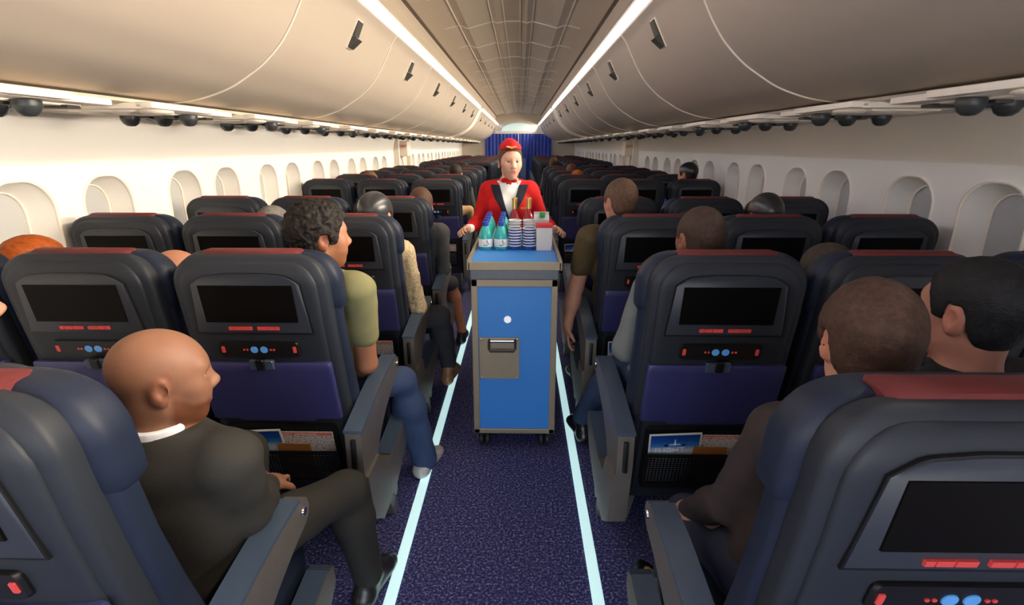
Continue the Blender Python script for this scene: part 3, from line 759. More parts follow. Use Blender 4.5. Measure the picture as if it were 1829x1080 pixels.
carton(TX+.148, TY+.475, .155, M['cartongrey'], None, True, 'pale grey drink carton with green screw cap behind the red-topped carton')
# ------------------------------------------------------------------ people: smooth distance fields turned into one continuous surface
def V3(*a): return np.array(a, dtype=float)
def unit(v): v = np.asarray(v, float); return v/np.linalg.norm(v)
def smin(a, b, k):
    h = np.clip(k-np.abs(a-b), 0, None)/k
    return np.minimum(a, b)-h*h*k*.25
class Field:
    def __init__(s, lo, hi, h):
        s.h = h; s.lo = np.array(lo)-3*h; n = np.ceil((np.array(hi)+3*h-s.lo)/h).astype(int)+1
        s.n = n; s.F = np.full(n, 1., np.float32)
        s.ax = [(s.lo[i]+h*np.arange(n[i])).astype(np.float32) for i in range(3)]
    def region(s, lo, hi):
        a = np.clip(np.floor((np.array(lo)-s.lo)/s.h).astype(int), 0, s.n); b = np.clip(np.ceil((np.array(hi)-s.lo)/s.h).astype(int)+1, 0, s.n)
        sl = tuple(slice(x, y) for x, y in zip(a, b))
        X = s.ax[0][sl[0]][:, None, None]; Y = s.ax[1][sl[1]][None, :, None]; Z = s.ax[2][sl[2]][None, None, :]
        return sl, X, Y, Z
    def add(s, prim, k=.02, inf=0., sub=False):
        lo, hi = prim.bounds(); m = k+abs(inf)+2.5*s.h
        sl, X, Y, Z = s.region(lo-m, hi+m)
        if 0 in s.F[sl].shape: return s
        d = prim.d(X, Y, Z)-inf
        if sub: s.F[sl] = -smin(-s.F[sl], d, k)
        else: s.F[sl] = smin(s.F[sl], d, k)
        return s
    def grid(s): return s.ax[0][:, None, None], s.ax[1][None, :, None], s.ax[2][None, None, :]
    def clip(s, fn): s.F = np.maximum(s.F, fn(*s.grid()).astype(np.float32)); return s
    def wrinkle(s, amp, freq, seed):
        rs = np.random.RandomState(seed); X, Y, Z = s.grid(); w = 0
        for i in range(4):
            d = unit(rs.randn(3))*freq*(.6+.5*i); e = unit(rs.randn(3))*freq*.5
            w = w+np.sin(X*d[0]+Y*d[1]+Z*d[2]+rs.rand()*6+1.5*np.sin(X*e[0]+Y*e[1]+Z*e[2]))*(1/(1+.5*i))
        s.F = s.F+(amp*.5*w).astype(np.float32); return s
    def surface(s):
        F = s.F; S = F < 0
        n = F.shape
        cnt = np.zeros((n[0]-1, n[1]-1, n[2]-1), np.int8)
        for i in (0, 1):
            for j in (0, 1):
                for k in (0, 1): cnt += S[i:n[0]-1+i, j:n[1]-1+j, k:n[2]-1+k]
        I, J, K = np.nonzero((cnt > 0) & (cnt < 8))
        idx = np.full(cnt.shape, -1, np.int32); idx[I, J, K] = np.arange(len(I))
        C = np.array([(i, j, k) for i in (0, 1) for j in (0, 1) for k in (0, 1)])
        val = np.stack([F[I+c[0], J+c[1], K+c[2]] for c in C], 1)
        acc = np.zeros((len(I), 3)); num = np.zeros(len(I))
        for a in range(8):
            for b in range(a+1, 8):
                if np.abs(C[a]-C[b]).sum() != 1: continue
                va, vb = val[:, a], val[:, b]; m = (va < 0) != (vb < 0)
                t = np.where(m, va/np.where(m, va-vb, 1), 0)
                p = C[a]+(C[b]-C[a])*t[:, None]
                acc += p*m[:, None]; num += m
        v = s.lo+s.h*(np.stack([I, J, K], 1)+acc/num[:, None])
        fs = []
        for ax in range(3):
            sl0 = [slice(None)]*3; sl1 = [slice(None)]*3; sl0[ax] = slice(0, -1); sl1[ax] = slice(1, None)
            A, B = S[tuple(sl0)], S[tuple(sl1)]
            P = np.stack(np.nonzero(A != B), 1); fl = A[P[:, 0], P[:, 1], P[:, 2]]
            u, w = (ax+1) % 3, (ax+2) % 3
            ok = (P[:, u] > 0) & (P[:, w] > 0) & (P[:, u] < n[u]-1) & (P[:, w] < n[w]-1); P = P[ok]; fl = fl[ok]
            q = []
            for du, dw in ((-1, -1), (0, -1), (0, 0), (-1, 0)):
                Q = P.copy(); Q[:, u] += du; Q[:, w] += dw; q.append(idx[Q[:, 0], Q[:, 1], Q[:, 2]])
            q = np.stack(q, 1); q[~fl] = q[~fl][:, ::-1]; fs.append(q)
        f = np.concatenate(fs); f = f[(f >= 0).all(1)]
        return v, f
    def mesh(s, name, mt, base, smooth=1, col=None):
        v, f = s.surface()
        for _ in range(smooth):      # one pass of neighbour averaging takes the grid steps out
            a = np.zeros_like(v); c = np.zeros(len(v))
            for i in range(4):
                j = (i+1) % 4
                np.add.at(a, f[:, i], v[f[:, j]]); np.add.at(c, f[:, i], 1)
            v = v*.5+.5*a/np.maximum(c, 1)[:, None]
        me = bpy.data.meshes.new(name)
        me.vertices.add(len(v)); me.vertices.foreach_set('co', (v-base).astype(np.float32).ravel())
        me.loops.add(f.size); me.loops.foreach_set('vertex_index', f.astype(np.int32).ravel())
        me.polygons.add(len(f)); me.polygons.foreach_set('loop_start', np.arange(0, f.size, 4, dtype=np.int32))
        me.polygons.foreach_set('use_smooth', [True]*len(f))
        me.update(); me.validate(); me.materials.append(mt)
        if col is not None:
            c = col(v); ca = me.color_attributes.new('Tone', 'FLOAT_COLOR', 'POINT'); ca.data.foreach_set('color', np.concatenate([c, np.ones((len(c), 1))], 1).astype(np.float32).ravel())
        return me
class Cap:      # tapered capsule
    def __init__(s, a, b, ra, rb=None): s.a = np.array(a, float); s.b = np.array(b, float); s.ra = ra; s.rb = ra if rb is None else rb
    def bounds(s):
        r = max(s.ra, s.rb); return np.minimum(s.a, s.b)-r, np.maximum(s.a, s.b)+r
    def d(s, X, Y, Z):
        e = s.b-s.a; L = max(e@e, 1e-9)
        t = np.clip(((X-s.a[0])*e[0]+(Y-s.a[1])*e[1]+(Z-s.a[2])*e[2])/L, 0, 1)
        return np.sqrt((X-s.a[0]-e[0]*t)**2+(Y-s.a[1]-e[1]*t)**2+(Z-s.a[2]-e[2]*t)**2)-(s.ra+(s.rb-s.ra)*t)
class Ell:      # ellipsoid in a rotated frame (columns of R are its axes)
    def __init__(s, c, r, R=None): s.c = np.array(c, float); s.r = np.array(r, float); s.R = np.eye(3) if R is None else R
    def bounds(s):
        e = np.sqrt(((s.R*s.r)**2).sum(1)); return s.c-e, s.c+e
    def d(s, X, Y, Z):
        x, y, z = X-s.c[0], Y-s.c[1], Z-s.c[2]
        q = [x*s.R[0, i]+y*s.R[1, i]+z*s.R[2, i] for i in range(3)]
        k0 = np.sqrt(sum((q[i]/s.r[i])**2 for i in range(3))); k1 = np.sqrt(sum((q[i]/s.r[i]**2)**2 for i in range(3)))
        return k0*(k0-1)/np.maximum(k1, 1e-6)
def rot(yaw, pitch=0, roll=0):
    """columns: right, forward, up. yaw 0 looks along +Y, positive turns to +X; pitch positive nods down; roll positive leans right"""
    y, p, r = (math.radians(a) for a in (yaw, pitch, roll))
    f = V3(math.sin(y)*math.cos(p), math.cos(y)*math.cos(p), -math.sin(p)); R0 = V3(math.cos(y), -math.sin(y), 0); u = np.cross(R0, f)
    R1 = R0*math.cos(r)-u*math.sin(r); u1 = u*math.cos(r)+R0*math.sin(r)
    return np.stack([R1, f, u1], 1)

def skin_mat(name, rgb):
    m = mat(name, rgb, .5, vary=.05, scale=35, bump=.03, bscale=160, spec=.4)
    nt = m.node_tree; b = nt.nodes['Principled BSDF']; rp = b.inputs['Base Color'].links[0].from_node
    at = nt.nodes.new('ShaderNodeAttribute'); at.attribute_name = 'Tone'
    mx = nt.nodes.new('ShaderNodeMix'); mx.data_type = 'RGBA'; mx.blend_type = 'MULTIPLY'; mx.inputs[0].default_value = 1
    nt.links.new(rp.outputs['Color'], mx.inputs[6]); nt.links.new(at.outputs['Color'], mx.inputs[7]); nt.links.new(mx.outputs[2], b.inputs['Base Color'])
    b.inputs['Subsurface Weight'].default_value = .06; b.inputs['Subsurface Radius'].default_value = (.02, .008, .005); b.inputs['Subsurface Scale'].default_value = .3
    return m
_mats = {}
def cmat(rgb, kind):
    k = (rgb, kind)
    if k not in _mats:
        n = '%s_%d' % (kind, len(_mats))
        if kind == 'skin': _mats[k] = skin_mat(n, rgb)
        elif kind == 'hair': _mats[k] = mat(n, rgb, .6, vary=.28, scale=70, bump=.3, bscale=190, spec=.25)
        elif kind == 'gloss': _mats[k] = mat(n, rgb, .3, vary=.15, scale=40, spec=.6)
        elif kind == 'knit': _mats[k] = mat(n, rgb, .9, vary=.3, scale=90, bump=.5, bscale=120)
        else: _mats[k] = mat(n, rgb, .8, vary=.10, scale=14, bump=.08, bscale=240, spec=.3)
    return _mats[k]

class Body:
    """skeleton of one person in world coordinates with limb primitives by name"""
    def __init__(s, head, yaw=0, pitch=0, roll=0, pelvis=None, cyaw=0, hs=1., build=1., female=False, sh=None, elb=(None, None), wri=(None, None), knee=(None, None), ank=(None, None), toe=(None, None), hand=(None, None), stand=False, curl=.5):
        s.c = V3(*head); s.R = rot(yaw, pitch, roll); s.hs = hs; s.female = female; s.build = build
        Rc = rot(cyaw); s.Rc = Rc; rx, fy = Rc[:, 0], Rc[:, 1]
        s.N = s.c+s.hs*(s.R@V3(0, -.030, -.085))+V3(0, 0, -.060)+fy*(.012 if not stand else -.012)
        s.P = V3(*pelvis); up = unit(s.N-s.P); s.up = up
        T = s.N-s.P; s.S = []
        wsh = (.155 if female else .175)*build
        for i, q in enumerate((-1, 1)): s.S.append(s.N+rx*q*wsh-up*.055)
        s.E, s.W, s.K, s.A, s.T, s.H = [], [], [], [], [], []
        for i, q in enumerate((-1, 1)):
            e = elb[i] if elb[i] is not None else s.S[i]+rx*q*.055-V3(0, 0, .26)+fy*.05
            w = wri[i] if wri[i] is not None else V3(*e)+fy*.22-rx*q*.10-V3(0, 0, .03)
            s.E.append(V3(*e)); s.W.append(V3(*w))
            h = s.P+rx*q*.085; s.H.append(h)
            k = knee[i] if knee[i] is not None else (h+fy*.42+rx*q*.05+V3(0, 0, .02) if not stand else h-V3(0, 0, .42))
            a = ank[i] if ank[i] is not None else (V3(k[0], k[1]-.04, .09) if not stand else V3(h[0], h[1], .08))
            t = toe[i] if toe[i] is not None else V3(*a)+fy*.16+rx*q*.02-V3(0, 0, .045)
            s.K.append(V3(*k)); s.A.append(V3(*a)); s.T.append(V3(*t))
        s.handdir = hand; s.curl = curl
    def L(s, p): return s.c+s.hs*(s.R@np.array(p, float))
    def head_into(s, F, fine=True):
        L, R, h = s.L, s.R, s.hs; fm = s.female
        def E(c, r, k=.015, sub=False, Q=None): F.add(Ell(L(c), np.array(r)*h, R if Q is None else R@Q), k*h, 0, sub)
        def C(a, b, ra, rb=None, k=.012, sub=False): F.add(Cap(L(a), L(b), ra*h, (ra if rb is None else rb)*h), k*h, 0, sub)
        E((0, -.014, .036), (.077 if not fm else .073, .099, .087), .02)
        E((0, .022, .012), (.068, .074, .075), .03)
        E((0, .026, -.045), (.056 if not fm else .050, .060, .068), .03)
        E((0, .062, -.094), (.024 if not fm else .016, .022, .018 if not fm else .016), .035)
        for q in (-1, 1):
            C((q*(.047 if not fm else .041), -.002, -.062), (q*(.022 if not fm else .014), .058, -.096), .020 if not fm else .014, .016 if not fm else .012, .03)   # jaw line
            E((q*.041, .058, -.018), (.022, .022, .02), .03)                                       # cheekbone
        if fine:
            C((-.036, .075, .026), (.036, .075, .026), .013 if not fm else .008, None, .025)       # brow
            for q in (-1, 1): E((q*.031, .093, .004), (.017, .014, .012), .014, True)              # eye socket
            C((0, .086, .014), (0, .107 if not fm else .102, -.024), .0085 if not fm else .007, .011 if not fm else .009, .014); E((0, .107 if not fm else .103, -.028), (.0120, .0110, .0100) if not fm else (.0095, .0100, .0085), .012); C((0, .092, -.034), (0, .086, -.054), .011, .009, .015)
            for q in (-1, 1): E((q*.0125, .100, -.034), (.0085, .010, .008) if not fm else (.0065, .008, .006), .008)
            rl = .0060 if fm else .0072
            C((-.015, .0865, -.0585), (.015, .0865, -.0585), rl, None, .014); C((-.012, .086, -.0695), (.012, .086, -.0695), rl*1.08, None, .014)
            for q in (-1, 1): E((q*.030, .060, -.046), (.022, .022, .028), .03)
            C((-.021, .0955, -.0637), (.021, .0955, -.0637), .0018, None, .004, True)                # mouth line
            for q in (-1, 1):
                C((q*.017, .086, .0125), (q*.031, .0875, .0150), .0046, None, .006); C((q*.031, .0875, .0150), (q*.045, .077, .0115), .0046, .004, .006)                  # upper lid
                C((q*.020, .084, -.0085), (q*.042, .077, -.0075), .0038, .0035, .006)                  # lower lid
        for q in (-1, 1):                                                                          # ear
            Q = rot(q*24)
            E((q*.077, -.016, -.008), (.010, .023, .035), .008, False, Q)
            if fine:
                E((q*.087, -.010, -.003), (.009, .012, .019), .004, True, Q); E((q*.078, -.010, -.034), (.007, .010, .011), .006)
        n0 = L((0, -.028, -.055)); rn = (.056 if not fm else .046)*h
        F.add(Cap(n0, s.N+V3(0, 0, .005), rn, rn*1.06), .03)
    def torso(s):
        up, rx, fy = s.up, s.Rc[:, 0], s.Rc[:, 1]; b = s.build; fm = s.female
        bk = unit(np.cross(rx, up)) if abs(rx@up) < .95 else fy
        R = np.stack([unit(np.cross(-bk, up)) if False else rx, -bk if (-bk)@fy > 0 else bk, up], 1)
        P, N = s.P, s.N; out = [(Ell(P, (.165*b, .125*b, .12), R), .05)]
        out.append((Ell(P+(N-P)*.33, (.135*b if fm else .150*b, .105*b, .14), R), .07))
        out.append((Ell(P+(N-P)*.66, (.140*b if fm else .165*b, .108*b, .15), R), .07))
        out.append((Cap(s.S[0]+rx*.03, s.S[1]-rx*.03, .062*b), .06))
        out.append((Cap(N-up*.06, N, .075*b, .05), .05))
        if fm:
            for q in (-1, 1): out.append((Ell(P+(N-P)*.66+rx*q*.065+R[:, 1]*.085, (.062, .05, .06), R), .05))
        return out
    def arm(s, i, f0=0, f1=2):
        b = s.build*(.82 if s.female else 1); o = []
        S, E, W = s.S[i], s.E[i], s.W[i]
        if f1 <= 1: o.append((Cap(S, S+(E-S)*f1, .055*b, (.055-.012*f1)*b), .03))
        else:
            o.append((Cap(S, E, .055*b, .043*b), .03)); o.append((Cap(E, E+(W-E)*.4, .042*b, .041*b), .02)); o.append((Cap(E+(W-E)*.35, E+(W-E)*(f1-1), .040*b, (.040-.012*(f1-1))*b), .03))
        return o
    def leg(s, i):
        b = s.build; H, K, A = s.H[i], s.K[i], s.A[i]
        m = K+(A-K)*.3
        return [(Cap(H, K, .083*b, .058*b), .05), (Cap(K, m, .056*b, .055*b), .03), (Cap(m, A, .055*b, .037*b), .03)]
    def foot(s, i, inf=0):
        A, T = s.A[i], s.T[i]; d = unit(T-A); d[2] = 0; d = unit(d)
        heel = V3(A[0]-d[0]*.035, A[1]-d[1]*.035, max(.034+inf, T[2]+.005)) if A[2] < .25 else A-d*.03-V3(0, 0, .05)
        return [(Cap(A, heel, .034, .034), .03), (Cap(heel, T, .033, .026), .03), (Cap(A-V3(0, 0, .01), T-(T-A)*.25, .034, .028), .03)]
    def hand_into(s, F, i, fr=1.):
        W, E = s.W[i], s.E[i]; q = -1 if i == 0 else 1
        hd = s.handdir[i]
        if hd is None: d = unit(unit(W-E)+.25*s.Rc[:, 1]); n = unit(-V3(0, 0, 1)+.2*s.Rc[:, 0]*-q)
        else: d, n = unit(V3(*hd[0])), unit(V3(*hd[1]))
        n = unit(n-d*(n@d)); sd = np.cross(d, n)
        side = sd if i == 1 else -sd            # towards the little finger or thumb
        R = np.stack([side, d, n], 1); k = .85 if s.female else 1.
        F.add(Cap(W-d*.01, W+d*.03, .026*k, .028*k), .02)
        F.add(Ell(W+d*.055*k, (.040*k, .050*k, .017*k), R), .015)
        curl = s.curl
        for j, (o, Ln) in enumerate(((-.030, .068), (-.010, .078), (.010, .074), (.029, .058))):
            p = W+d*.092*k+side*o*k*1.02; a = 0; r = .0088*k*fr
            for g, part in enumerate((.45, .32, .25)):
                a += curl*(.55+.25*g)+.05*j; e = p+(d*math.cos(a)+n*math.sin(a))*Ln*part*k
                F.add(Cap(p, e, r, r*.93), .005); p = e; r *= .92
        p = W+d*.028*k-side*.030*k; v = unit(d*.65-side*.6+n*.35); e = p+v*.040*k
        F.add(Cap(p, e, .0125*k*fr, .0105*k*fr), .012); v2 = unit(d*.9-side*.15+n*.45); F.add(Cap(e, e+v2*.03*k, .0100*k*fr, .0085*k*fr), .005)
    def bbox(s, pad=.16):
        A = np.array(s.S+s.E+s.W+s.K+s.A+s.T+[s.P, s.N, s.c]); return A.min(0)-pad, A.max(0)+pad

HAIRLINE = [(-.14, -.098), (-.055, -.092), (-.040, -.03), (-.030, .026), (.004, .028), (.012, -.014), (.038, -.012), (.045, .020), (.056, .046), (.070, .072), (.088, .078), (.14, .085)]
def vnoise(X, Y, Z, fq, rs):
    """smooth lattice noise, about -.6 to .6"""
    T = rs.rand(24, 24, 24)-.5
    g = []
    for a in (X, Y, Z):
        a = np.asarray(a)*fq; i = np.floor(a).astype(int); t = a-i; g.append((i % 24, (i+1) % 24, t*t*(3-2*t)))
    o = 0
    for a in (0, 1):
        for b_ in (0, 1):
            for c in (0, 1):
                wt = (g[0][2] if a else 1-g[0][2])*(g[1][2] if b_ else 1-g[1][2])*(g[2][2] if c else 1-g[2][2])
                o = o+wt*T[g[0][a], g[1][b_], g[2][c]]
    return o
def hair_mesh(b, kind, rgb, h, base, seed=1):
    lo, hi = b.c-.17*b.hs, b.c+.18*b.hs
    F = Field(lo, hi, h)
    off = {'short': .009, 'buzz': .005, 'curly': .022, 'sleek': .012, 'full': .016}[kind]
    hs = b.hs
    F.add(Ell(b.L((0, -.016, .038)), np.array((.077+off*.8, .100+off, .087+off))*hs, b.R), .02); F.add(Ell(b.L((0, .020, .016)), np.array((.069+off*.7, .074+off*.7, .075+off))*hs, b.R), .03)
    F.add(Ell(b.L((0, -.045, -.030)), np.array((.060+off*.7, .050+off*.6, .05))*hs, b.R), .03)
    X, Y, Z = F.grid(); rs = np.random.RandomState(seed)
    if kind in ('curly', 'short', 'full'):
        fq, am = {'curly': (75, .012), 'short': (150, .0022), 'full': (110, .003)}[kind]; w = 0
        w = vnoise(X, Y, Z, fq, rs)+.6*vnoise(X, Y, Z, fq*2.1, rs)
        F.F = F.F+(am*w).astype(np.float32)
    p = [(X-b.c[0])*b.R[0, i]+(Y-b.c[1])*b.R[1, i]+(Z-b.c[2])*b.R[2, i] for i in range(3)]
    ly, lz = p[1]/hs, p[2]/hs
    ln = np.interp(ly, [a for a, _ in HAIRLINE], [c for _, c in HAIRLINE])
    if kind == 'curly': ln = ln-.008
    F.F = np.maximum(F.F, ((ln-lz)*hs*.6).astype(np.float32))
    return F.mesh('hair', cmat(rgb, 'gloss' if kind in ('sleek',) else 'hair'), base, 1)

def person(label, b, skin, hair=None, top=None, short=False, collar=None, pants=(40, 44, 52), shoes=(28, 26, 25), h=.006, fine=True, seed=1, bare=(), beard=None, brows=None, vneck=None, topkind='cloth', cat='person', hems=1., cuffs=None, name='person', extra=None):
    base = V3(b.P[0], b.P[1], 0)
    lo, hi = b.bbox(); F = Field(np.minimum(lo, b.c-.17), np.maximum(hi, b.c+.17), h)
    for p, k in b.torso(): F.add(p, k)
    for i in (0, 1):
        for p, k in b.arm(i): F.add(p, k)
        for p, k in b.leg(i): F.add(p, k, -.004)
        for p, k in b.foot(i): F.add(p, k, -.006)
        b.hand_into(F, i, max(1., h/.0068))
    b.head_into(F, fine)
    st = None
    def col(v):
        q = ((v-b.c)@b.R)/b.hs; c = np.ones((len(v), 3))
        if fine:
            lip = (np.abs(q[:, 0])/.019)**2+((q[:, 2]+.064)/.0095)**2 < 1; lip &= q[:, 1] > .07; c[lip] *= np.array([.86, .36, .38] if b.female else [.84, .58, .56])
            ear = (np.abs(q[:, 0]) > .078) & (np.abs(q[:, 1]+.014) < .03) & (np.abs(q[:, 2]) < .05); c[ear] *= np.array([.95, .80, .76])
        if beard is not None:
            line = np.interp(q[:, 1], [-.02, .02, .05, .09], [-.012, -.030, -.052, -.056])
            m = np.clip((line-q[:, 2])/.016, 0, 1)*np.clip((q[:, 1]+.006)/.018, 0, 1)*np.clip((q[:, 2]+.125)/.012, 0, 1); m[(np.abs(q[:, 0]) < .02) & (q[:, 2] > -.077) & (q[:, 1] > .09)] = 0
            c = c*(1-m[:, None])+m[:, None]*np.array(beard)*c
        return c
    body = link(name, F.mesh('person', cmat(skin, 'skin'), base, 1, col), None, tuple(base))
    tag(body, label, cat)
    if fine:
        for q in (-1, 1):
            m = MB(); r = .0128*b.hs; c = b.L((q*.031, .0735, .0035))
            rings = []; Rm = b.R
            for i in range(11):
                t = -PI/2+PI*i/10
                rings.append([tuple(c-base+r*(Rm[:, 1]*math.sin(t)+(Rm[:, 0]*math.cos(a)+Rm[:, 2]*math.sin(a))*max(.02, math.cos(t)))) for a in [2*PI*j/16 for j in range(16)]])
            m.loft(rings, 0, True)
            for fi in range(len(m.f)):
                if fi >= 16*8 and fi < 16*10+0 or fi == len(m.f)-1: m.mi[fi] = 1
            m.build('eye', [M['eye'], M['iris']], body)
    if brows is not None:
        G = Field(b.c-.13, b.c+.13, h*.7 if h > .004 else h)
        for q in (-1, 1): G.add(Cap(b.L((q*.014, .0925 if not b.female else .0895, .0265)), b.L((q*.032, .0875 if not b.female else .0845, .0315)), .0046*b.hs), .004); G.add(Cap(b.L((q*.032, .0875 if not b.female else .0845, .0315)), b.L((q*.046, .075 if not b.female else .072, .027)), .0044*b.hs, .003*b.hs), .004)
        link('eyebrows', G.mesh('eyebrows', cmat(brows, 'hair'), base), body)
    if hair: link('hair', hair_mesh(b, hair[0], hair[1], .0035 if hair[0] == 'curly' else min(h, .005), base, seed), body)
    # clothes
    rx, fy, up = b.Rc[:, 0], b.Rc[:, 1], b.up
    if top is not None:
        G = Field(lo, hi, h)
        for p, k in b.torso(): G.add(p, k, .011)
        for i in (0, 1):
            for p, k in b.arm(i, 0, .58 if short else 1.97): G.add(p, k, .012 if short else .009)
        if short:
            for i in (0, 1):
                d = unit(b.E[i]-b.S[i]); o = b.S[i]+(b.E[i]-b.S[i])*.60
        G.wrinkle(.0035 if topkind != 'knit' else .006, 38 if topkind != 'knit' else 120, seed)
        nn = unit(b.L((0, -.028, -.055))-b.N); nk = b.N+nn*(.022 if not collar else .026)
        def neck_hole(X, Y, Z):
            a = (X-nk[0])*nn[0]+(Y-nk[1])*nn[1]+(Z-nk[2])*nn[2]
            d = np.sqrt(np.maximum((X-nk[0])**2+(Y-nk[1])**2+(Z-nk[2])**2-a*a, 0))
            return np.minimum(a+.12*((Y-nk[1])*fy[1]+(X-nk[0])*fy[0]), .105-d)
        G.clip(neck_hole)
        G.clip(lambda X, Y, Z: (b.P[2]-.06)-Z+0*X+0*Y)
        if vneck: G.clip(vneck[0])
        link('jacket' if (collar or vneck) else ('short_sleeved_top' if short else 'long_sleeved_top'), G.mesh('top', cmat(top, topkind), base), body)
    if collar:
        G = Field(b.N-.16, b.N+.16, min(h, .005)); rn = .062*b.hs if not b.female else .053*b.hs
        u2 = unit(b.L((0, -.028, -.055))-b.N); a = b.N-u2*.015; e = b.N+u2*.046
        G.add(Cap(a, e, rn*1.24, rn*1.16), .01); G.clip(lambda X, Y, Z: (X-e[0])*u2[0]+(Y-e[1])*u2[1]+(Z-e[2])*u2[2])
        link('shirt_collar', G.mesh('shirt_collar', cmat(collar, 'cloth'), base), body)
    if cuffs:
        for i in (0, 1):
            G = Field(b.W[i]-.08, b.W[i]+.08, min(h, .005))
            d = unit(b.W[i]-b.E[i]); G.add(Cap(b.W[i]-d*.025, b.W[i]-d*.002, .0385*b.build*(.86 if b.female else 1), .037*b.build*(.86 if b.female else 1)), .004)
            link('shirt_cuff', G.mesh('shirt_cuff', cmat(cuffs, 'cloth'), base), body)
        
    if pants is not None:
        G = Field(lo, hi, h)
        G.add(Ell(b.P, (.172*b.build, .135*b.build, .125), np.stack([rx, fy, V3(0, 0, 1)], 1)), .05)
        for i in (0, 1):
            for j, (p, k) in enumerate(b.leg(i)):
                if i in bare and j: continue
                G.add(p, k, .010+((.008 if hems <= 1 else .018*hems-.008) if j == 2 else 0))
        G.wrinkle(.004, 34, seed+5)
        zc = b.P[2]+.085
        G.clip(lambda X, Y, Z: Z-zc+0*X+0*Y)
        link('trousers', G.mesh('trousers', cmat(pants, 'cloth'), base), body)
    if shoes is not None:
        for i in (0, 1):
            A = np.array([b.A[i], b.T[i]]); G = Field(A.min(0)-.1, A.max(0)+.1, min(h, .006))
            for p, k in b.foot(i): G.add(p, k, .004)
            zc = b.A[i][2]-.012
            G.clip(lambda X, Y, Z: Z-zc+0*X+0*Y)
            link('shoe', G.mesh('shoe', cmat(shoes, 'gloss'), base), body)
    if extra: extra(body, b, base, h)
    return body

def seated(r, sg, cn, head, dx=0, **kw):
    x = sg*SXS[cn]+SEAT_OFF; kw.setdefault('pelvis', (x+dx, ROWS[r]+.475, .612))
    return Body(head, **kw)
# ------------------------------------------------------------------ passengers
# bald man in the near left seat
b = seated(0, -1, 'aisle', (-.668, 1.01, 1.128), dx=.05, yaw=52, pitch=3, hs=.88, build=.93, cyaw=8,
           elb=(None, V3(-.56, 1.06, .755)), wri=(None, V3(-.63, 1.27, .67)), knee=(None, V3(-.475, 1.46, .52)), ank=(None, V3(-.455, 1.52, .13)), toe=(None, V3(-.415, 1.67, .045)))
person('bald man with ginger stubble in a charcoal suit, head turned to the aisle', b, (138, 97, 75), None, (50, 49, 46), collar=(222, 224, 230), cuffs=(222, 224, 230), pants=(48, 47, 44), shoes=(40, 37, 32), h=.0045, beard=(.52, .38, .28), brows=(120, 84, 58), seed=3)
# curly-haired man
b = seated(1, -1, 'aisle', (-.635, 1.88, 1.285), dx=.06, yaw=54, pitch=0, hs=.93, cyaw=14, build=.93,
           elb=(None, V3(-.525, 1.94, .765)), wri=(None, V3(-.62, 2.10, .66)), knee=(None, V3(-.455, 2.22, .555)), ank=(None, V3(-.392, 2.31, .085)), toe=(None, V3(-.345, 2.455, .036)))
person('man with dark curly hair in an olive polo and jeans, looking across the aisle', b, (168, 114, 86), ('curly', (27, 22, 19)), (132, 130, 92), short=True, pants=(62, 80, 116), shoes=(200, 196, 192), h=.005, beard=(.66, .62, .50), brows=(38, 30, 26), seed=5, hems=1.5)
# woman in knitwear, third row
b = seated(2, -1, 'aisle', (-.69, 2.84, 1.235), dx=.06, yaw=10, pitch=0, cyaw=5, female=True,
           elb=(None, V3(-.49, 2.85, .72)), wri=(None, V3(-.55, 3.06, .68)), knee=(None, V3(-.425, 3.16, .56)), ank=(None, V3(-.405, 3.36, .16)), toe=(None, V3(-.365, 3.53, .045)))
person('passenger with sleek dark grey hair and beige knit top beside the aisle', b, (196, 150, 124), ('sleek', (48, 50, 54)), (196, 176, 140), topkind='knit', pants=(64, 66, 72), shoes=(168, 122, 88), h=.006, seed=7)
# grey jacket, fourth row, one bare leg in the aisle
b = seated(3, -1, 'aisle', (-.625, 3.80, 1.19), dx=.06, yaw=-10, cyaw=0, female=True, elb=(None, V3(-.48, 3.80, .72)), knee=(None, V3(-.475, 4.12, .53)), ank=(None, V3(-.40, 4.16, .12)), toe=(None, V3(-.385, 4.28, .04)))
person('passenger in a grey jacket with a bare leg and black shoe in the aisle', b, (196, 130, 96), ('short', (92, 66, 52)), (80, 82, 84), pants=(66, 66, 70), bare=(1,), shoes=(26, 26, 28), h=.007, seed=8)
# left block: people who show only a little
def head_only(label, r, sg, cn, head, skin, hair, top, yaw=0, h=.0075, short=False, pants=(46, 50, 58), hs=.96, female=False, dx=None, **kw):
    kw.setdefault('build', .88)
    dx = head[0]-sg*SXS[cn] if dx is None else dx
    dx = max(-.10, min(.10, dx))
    b = seated(r, sg, cn, head, dx=dx, yaw=yaw, hs=hs, female=female, **kw)
    return person(label, b, skin, hair, top, short=short, pants=pants, h=h, fine=h < .0078, seed=int(abs(head[0]*100)+head[1]*7))
head_only('man with dark grey hair at the left picture edge, face turned to the aisle', 0, -1, 'middle', (-1.118, 1.0, 1.285), (180, 126, 102), ('short', (74, 76, 74)), (60, 62, 66), 40, .006)
head_only('bald passenger low between the middle and aisle seats on the left', 1, -1, 'middle', (-1.21, 1.92, 1.11), (180, 124, 98), None, (92, 84, 76), 15)
head_only('ginger-haired passenger by the near left window', 1, -1, 'window', (-1.745, 1.92, 1.15), (214, 160, 132), ('full', (150, 72, 22)), (70, 80, 72), 20)
head_only('grey-haired passenger behind the curly-haired man, in a middle seat', 2, -1, 'middle', (-1.26, 2.86, 1.17), (190, 150, 128), ('buzz', (112, 108, 104)), (70, 72, 80), 10)
head_only('dark-haired passenger far up the left aisle column, showing a light ear', 5, -1, 'aisle', (-.725, 6.74, 1.265), (216, 170, 140), ('short', (42, 36, 32)), (80, 82, 70), -8, .009)
